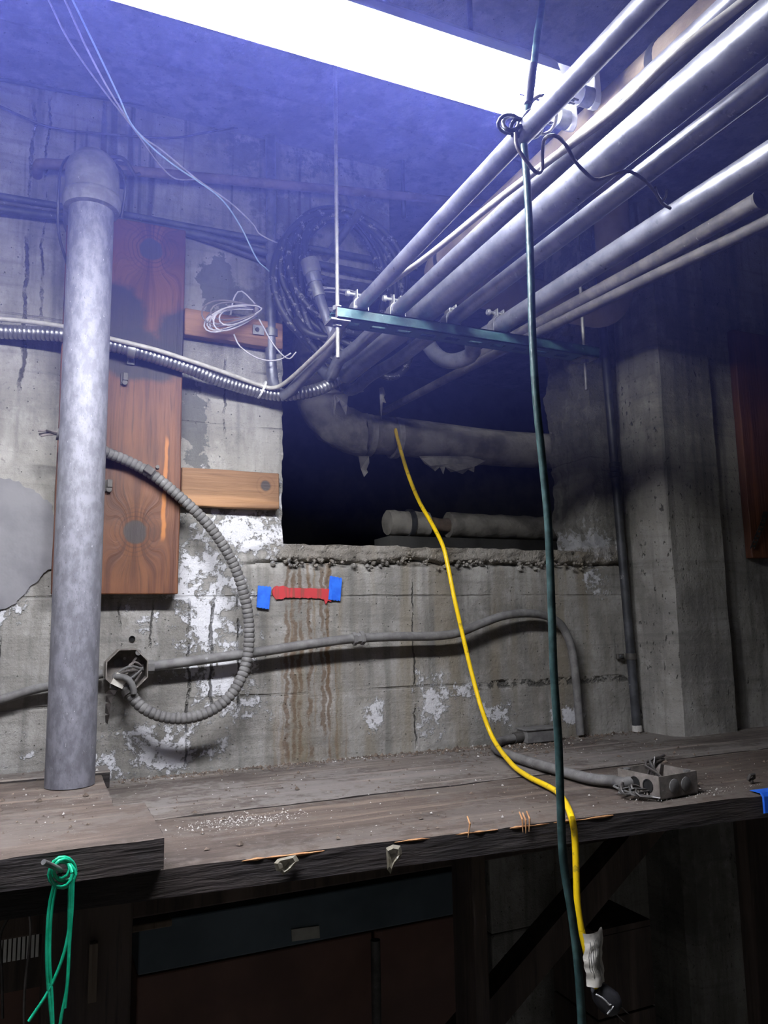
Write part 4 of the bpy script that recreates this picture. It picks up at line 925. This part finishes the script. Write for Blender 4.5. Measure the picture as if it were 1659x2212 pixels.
loop_px(1150, 268, 22, 30, 14, CY_ - .012, .0022, tilt=.02); loop_px(1128, 284, 14, 12, 10, CY_ - .028, .0027, tilt=.006)
zw = SZ - .0045
dr_ = [W(1114, 285, CY_ - .03), W(1116, 315, CY_ - .03), W(1135, 345, CY_ - .03), W(1158, 372, CY_ - .02), W(1171, 366, CY_ - .01), Zp(1172, 325, zw), Zp(1178, 298, zw), Zp(1200, 293, zw), Zp(1222, 313, zw), Zp(1240, 345, zw - .002), Zp(1262, 370, zw - .003), Zp(1285, 388, zw - .004), Zp(1310, 383, zw - .002), Zp(1345, 371, zw), Zp(1365, 372, zw), Zp(1395, 392, zw), Zp(1415, 415, zw), Zp(1432, 440, zw + .002), Zp(1448, 450, zw + .004)]
tube('draped_wire', dr_, .0022, 'wire_brown', kn, 8, .004)
tube('wire_end', [Zp(1430, 436, zw), Zp(1438, 425, zw - .004), Zp(1440, 408, zw - .008)], .0018, 'wire_dark', kn, 6)
tube('wire_end', [Zp(1428, 432, zw), Zp(1420, 420, zw - .004), Zp(1415, 405, zw - .006)], .0018, 'wire_dark', kn, 6)
yz = BENCH + .0062
yc = WP((852, 915, .24), (858, 945, .20), (880, 1020, .13), (905, 1082, .07), (935, 1135, .01), (957, 1180, -.03), (968, 1225, -.05), (981, 1290, -.065), (999, 1370, -.075), (1018, 1450, -.09), (1040, 1530, -.115), (1066, 1597, -.15)) + [Zp(1105, 1650, yz + .004), Zp(1140, 1677, yz), Zp(1180, 1697, yz), Zp(1205, 1712, yz), Zp(1222, 1735, yz), Zp(1234, 1764, yz + .001)]
ye = yfront(.75) - .0105
yc += [W(1241, 1800, ye - .002), W(1244, 1860, ye - .002), W(1246, 1930, ye), W(1250, 1975, ye), W(1256, 2010, ye)]
yo = thing('yellow_cord', W(1256, 2200, ye), 'yellow extension cord dropping from the opening across bench and over its edge', 'cord')
tube('cord', yc, .0050, 'yellow_cord', yo, 14)
tube('inner_lead', [W(1256, 2008, ye), W(1268, 2060, ye), W(1285, 2120, ye), W(1297, 2148, ye)], .0052, 'yellow_cord', yo, 10)
tg = MB(); cn = [(1254, 2014), (1297, 2001), (1302, 2120), (1262, 2128)]
f = lambda u, v, d=0: (W(cn[0][0], cn[0][1], ye).lerp(W(cn[1][0], cn[1][1], ye), u)).lerp(W(cn[3][0], cn[3][1], ye).lerp(W(cn[2][0], cn[2][1], ye), u), v) + Vector((.002 * math.sin(v * 9), -.0085 + .006 * math.cos(u * 5 + 1) - .003 * fbm((u * 3, v * 5, 0), 1, 2) + d, 0))
us, vs2 = frange(0, 1, .1), frange(0, 1, .05)
tg.grid(us, vs2, f); tg.grid(us, vs2, lambda u, v: f(u, v, .0008))
tgo = tg.build('paper_tag', 'paper', yo, True)
for k in range(9):
    u0 = .14 + .072 * k; v0 = .12 + .12 * rnd.random(); v1 = .92 - .25 * rnd.random()
    mb = MB(); mb.grid([u0, u0 + .022], frange(v0, v1, .05), lambda u, q: f(u, q, -.0007)); mb.build('print_line', 'print_ink', tgo)
pl0, pl1 = W(1286, 2134, ye), W(1324, 2172, ye)
MB().sweep([pl0, pl0.lerp(pl1, .3), pl0.lerp(pl1, .8), pl1], [.008, .0155, .0185, .016], 14).build('plug', 'black_rubber', yo, True)
for k in (-1, 1):
    a = pl1 + Vector((.004 * k, 0, .005 * k)); dd = (pl1 - pl0).normalized()
    MB().prism([a, a + Vector((.001, -.006, 0)), a + Vector((.001, -.006, 0)) + dd * .026, a + dd * .026], Vector((.0016, 0, -.0016))).build('prong', 'zinc', yo)
tube('wire_tie', WP((1288, 2148, ye - .016), (1305, 2158, ye - .018), (1318, 2172, ye - .016), (1330, 2160, ye - .012), (1322, 2178, ye - .017), (1312, 2190, ye - .012)), .0012, 'white_enamel', yo, 6)
# green wire hank on a nail
GY = -.636
gh = thing('green_wire_hank', W(130, 2200, GY), 'bright green wire hank hung on a nail in the bench front', 'wire hank')
for (cx_, cy_, rx_, ry_, tl) in ((136, 1884, 28, 33, .006), (132, 1888, 24, 28, -.008), (138, 1880, 22, 24, .01), (130, 1878, 20, 20, -.004), (134, 1890, 29, 28, .0)):
    pts = [W(cx_ + rx_ * math.cos(2 * math.pi * k / 16), cy_ + ry_ * math.sin(2 * math.pi * k / 16), GY + tl * math.sin(2 * math.pi * k / 16 + 1)) for k in range(17)]
    tube('wire_loop', pts, .0019, 'green_wire', gh, 8, .004)
for pts in ([(118, 1905), (106, 1960), (101, 2040), (103, 2120), (112, 2212), (116, 2300)], [(122, 1908), (110, 1980), (107, 2070), (112, 2150), (115, 2230)], [(155, 1900), (152, 1980), (138, 2060), (105, 2140), (62, 2206)], [(158, 1898), (156, 1960), (150, 2040), (145, 2130), (130, 2212), (126, 2300)], [(150, 1905), (149, 2000), (147, 2100), (140, 2180)]):
    tube('wire_tail', [W(x, y, GY - .001) for x, y in pts], .0018, 'green_wire', gh, 8)
nl = thing('nail', W(130, 1880, -.61), 'bent pale nail sticking out of the loose plank holding green wire', 'nail')
tube('shank', [W(132, 1881, -.615), W(128, 1878, -.645), W(110, 1869, -.668), W(94, 1862, -.68)], .003, 'zinc', nl, 10)
# torn plastic scraps on the bench edge
def crumple(name, pts, label, seed):
    x0_ = min(p[0] for p in pts); cxm = sum(p[0] for p in pts) / len(pts); cym = sum(p[1] for p in pts) / len(pts)
    base = W(cxm, cym, -.63); yy = yfront(base.x) - .0055; mb = MB(); n = len(pts)
    ring = lambda k, d: [W(cxm + (x - cxm) * k + 3 * fbm((x, y, seed), .2, 2), cym + (y - cym) * k + 3 * fbm((y, x, seed), .2, 2), yy - d - .006 * abs(fbm((x, y, seed + 3), .11, 3))) for x, y in pts]
    R0, R1, R2, R3 = ring(1, 0), ring(.7, .007), ring(.35, .004), ring(1, -.0015)
    mb.add(R0 + R1 + R2 + R3, [(i, (i + 1) % n, (i + 1) % n + n, i + n) for i in range(n)] + [(i + n, (i + 1) % n + n, (i + 1) % n + 2 * n, i + 2 * n) for i in range(n)] + [tuple(range(2 * n, 3 * n)), tuple(range(3 * n, 4 * n))] + [(i + 3 * n, (i + 1) % n + 3 * n, (i + 1) % n, i) for i in range(n)])
    return tag(mb.build(name, 'clear_plastic'), label, 'scrap')
crumple('plastic_scrap', [(592, 1866), (600, 1856), (622, 1850), (640, 1848), (646, 1858), (638, 1868), (630, 1876), (620, 1886), (612, 1890), (606, 1884), (596, 1882)], 'crumpled brownish plastic scrap stapled to the bench edge', 1)
crumple('plastic_scrap', [(834, 1830), (848, 1824), (866, 1826), (868, 1844), (862, 1858), (852, 1868), (845, 1888), (836, 1878), (834, 1856)], 'pointed clear plastic scrap hanging from the bench edge', 2)
# ------------------------------------------------------------------ under the bench
hx0, hx1 = W(-260, 2040, -.30).x, W(90, 2040, -.30).x
ht_ = W(45, 2012, -.30).z; hbm = W(45, 2072, -.30).z
he = thing('ribbed_unit', ((hx0 + hx1) / 2, -.25, 0), 'dark cabinet with a pale ribbed strip below the bench left end', 'cabinet')
MB().box((hx0, -.295, 0), (hx1, -.12, hbm - .045)).build('lower_panel', 'cabinet_brown', he)
MB().box((hx0, -.295, hbm - .045), (hx1, -.12, ht_ + .045)).build('body', 'timber_dark', he)
xx = hx1 - .004
while xx > hx0 + .004:
    MB().box((xx - .0042, -.302, hbm), (xx, -.295, ht_ - .006)).build('rib', 'ridge_white', he); 
    MB().box((xx - .0042, -.302, ht_ - .004), (xx, -.295, ht_ + .005)).build('rib', 'ridge_white', he); xx -= .0062
tag(tube('dangling_wire', WP((64, 1978, -.45), (66, 2010, -.45), (62, 2060, -.45), (55, 2120, -.45), (52, 2180, -.44), (54, 2300, -.43)), .0018, 'tan_wire', None, 6), 'thin pale wire dangling below the bench in front of the ribbed strip', 'wire')
tag(tube('dangling_wire', WP((24, 1975, -.45), (8, 2000, -.45), (0, 2030, -.45), (4, 2090, -.45), (6, 2200, -.44)), .0018, 'wire_dark', None, 6), 'thin dark wire dangling below the bench left end', 'wire')
st0, st1 = W(189, 2165, -.536), W(212, 2034, -.536)
tag(MB().box((st0.x, -.541, st0.z), (st1.x, -.5305, st1.z)).build('wood_strip', 'scrap_wood', bevel=.001), 'thin pale wood strip nailed to the bench post', 'strip')
cbx0, cbx1 = W(300, 2000, -.20).x, W(1018, 2000, -.20).x
zt = W(600, 1945, -.20).z; zm = W(600, 2050, -.20).z
cb = thing('storage_cabinet', ((cbx0 + cbx1) / 2, -.11, 0), 'dark cabinet with blue grey top and brown doors in the shadow under the bench', 'cabinet')
MB().box((cbx0, -.20, zm), (cbx1, -.02, zt)).build('drawer_front', 'cabinet_blue', cb, bevel=.003)
xm = W(810, 2100, -.20).x
MB().box((cbx0, -.195, 0), (xm - .003, -.02, zm - .004)).build('door', 'cabinet_brown', cb, bevel=.003)
MB().box((xm + .003, -.195, 0), (cbx1, -.02, zm - .004)).build('door', 'cabinet_brown', cb, bevel=.003)
n0, n1 = W(630, 2034, -.203), W(691, 2004, -.203)
MB().prism([W(630, 2008, -.203), W(690, 2000, -.203), W(691, 2026, -.203), W(631, 2034, -.203)], (0, .004, 0)).build('name_plate', 'plate', cb)
pxp = W(812, 2100, -.26)
tag(MB().cyl((pxp.x, -.26, 0), (pxp.x, -.26, W(812, 2030, -.26).z), .009, 12).build('floor_pipe', 'old_steel', None, True), 'short steel pipe standing in front of the dark cabinet', 'pipe')
s0_ = W(287, 2016, -.36); s1_ = W(372, 1986, -.36)
tag(MB().box((s0_.x - .1, -.36, s0_.z), (s1_.x, -.205, s1_.z)).build('shelf_board', 'scrap_wood', bevel=.002), 'pale board end under the bench beside the post', 'board')
bk0, bk1 = W(1058, 1900, -.16).x, W(1100, 1900, -.16).x
for (ya, yb, lb) in ((2146, 2018, 'lower grey block stacked under the bench behind the post'), (2000, 1848, 'upper grey block stacked under the bench behind the post')):
    za, zb_ = W(1075, ya, -.16).z, min(1.16, W(1075, yb, -.16).z)
    if ya == 2146: za = 0
    else: za = W(1075, 2018, -.16).z + .001
    mb = MB().box((bk0, -.16, za), (bk1 + .12, -.02, zb_))
    tag(mb.build('masonry_block', 'concrete_pilaster', bevel=.004), lb, 'block')
k0 = W(1290, 2150, -.36); k1_ = W(1405, 1995, -.36)
kb = thing('dark_crate', ((k0.x + k1_.x) / 2, -.3, 0), 'dark boarded crate in the shadow behind the diagonal brace', 'crate')
for k in range(6):
    za, zb_ = k1_.z * k / 6, k1_.z * (k + 1) / 6 - .004
    MB().box((k0.x, -.36, za), (k1_.x, -.345, zb_)).build('crate_board', 'timber_dark', kb, bevel=.001)
    MB().box((k0.x, -.345, za), (k0.x + .015, -.22, zb_)).build('crate_board', 'timber_dark', kb, bevel=.001)
    MB().box((k1_.x - .015, -.345, za), (k1_.x, -.22, zb_)).build('crate_board', 'timber_dark', kb, bevel=.001)
MB().box((k0.x, -.36, k1_.z - .003), (k1_.x, -.22, k1_.z + .008)).build('crate_lid', 'timber_dark', kb)
# ------------------------------------------------------------------ grit on the bench
def top_at(x, y):
    if y > -.075 and x < .13: return BENCH + .031
    if -.622 < y < -.425 and x < .146: return 1.2435
    if -.42 < y < -.165 and x < .104: return 1.2425
    return BENCH
def grit(name, mat, n, pick, smin, smax, label):
    mb = MB()
    for _ in range(n):
        x, y = pick(); s = rnd.uniform(smin, smax) * (1 if rnd.random() < .85 else 2.2); a = rnd.uniform(0, 6.28); z = top_at(x, y) - .0006
        c, sn = math.cos(a) * s, math.sin(a) * s; k = rnd.uniform(.35, .9)
        p = [(x + c, y + sn, z), (x - sn * k, y + c * k, z), (x - c, y - sn, z), (x + sn * k, y - c * k, z)]
        mb.add(p + [(x + .3 * c, y + .3 * sn, z + s * rnd.uniform(.5, 1.2))], ((0, 1, 4), (1, 2, 4), (2, 3, 4), (3, 0, 4)))
    o = mb.build(name, mat, fix=False); return tag(o, label, 'debris', kind='stuff')
def anywhere():
    while True:
        x = rnd.uniform(-.35, 1.4); y = rnd.uniform(-.61, -.012)
        if y > yfront(x) + .02 and math.hypot(x - .0545, y + .24) > .045: return x, y
def by_wall(): 
    return rnd.uniform(.14, 1.43), -.009 - abs(rnd.gauss(0, .022))
def patch(): return rnd.gauss(.29, .05), rnd.gauss(-.43, .018)
def corner(): return rnd.gauss(1.02, .09), -.012 - abs(rnd.gauss(0, .06))
def boxside(): return rnd.gauss(1.0, .06), max(yfront(1.0) + .02, rnd.gauss(-.615, .012))
grit('plaster_grit', 'chip_white', 620, lambda: rnd.choice((anywhere, anywhere, by_wall, corner))(), .0007, .0019, 'white plaster grit scattered over the bench')
grit('white_dust', 'chip_white', 650, lambda: rnd.choice((patch, patch, boxside))(), .0005, .0013, 'white dust spilled on the bench front and around the square box')
grit('wood_crumbs', 'chip_brown', 2200, lambda: rnd.choice((anywhere, by_wall, by_wall, corner))(), .001, .0030, 'brown crumbs and dirt scattered over the bench')
# ------------------------------------------------------------------ added blue scatter volume imitating lens glare around the lamp
for (z0_, z1_, den, lb_) in ((1.74, CEIL - .01, GLARE_DENSITY, 'added blue volume imitating lens glare around the light'),):
    hz = MB().box((-2.38, -3.5, z0_), (3.88, .9, z1_)).build('glare_volume', 'insulation', fix=True)
    hm = bpy.data.materials.new('glare_air'); hm.use_nodes = True; nt = hm.node_tree; nt.nodes.clear()
    vo = nt.nodes.new('ShaderNodeVolumeScatter'); vo.inputs['Color'].default_value = (*GLARE_COLOR, 1); vo.inputs['Density'].default_value = den
    vo.inputs['Anisotropy'].default_value = .2
    mo = nt.nodes.new('ShaderNodeOutputMaterial'); nt.links.new(vo.outputs[0], mo.inputs['Volume'])
    hz.data.materials.clear(); hz.data.materials.append(hm)
    tag(hz, lb_, 'glare_volume', kind='stuff')
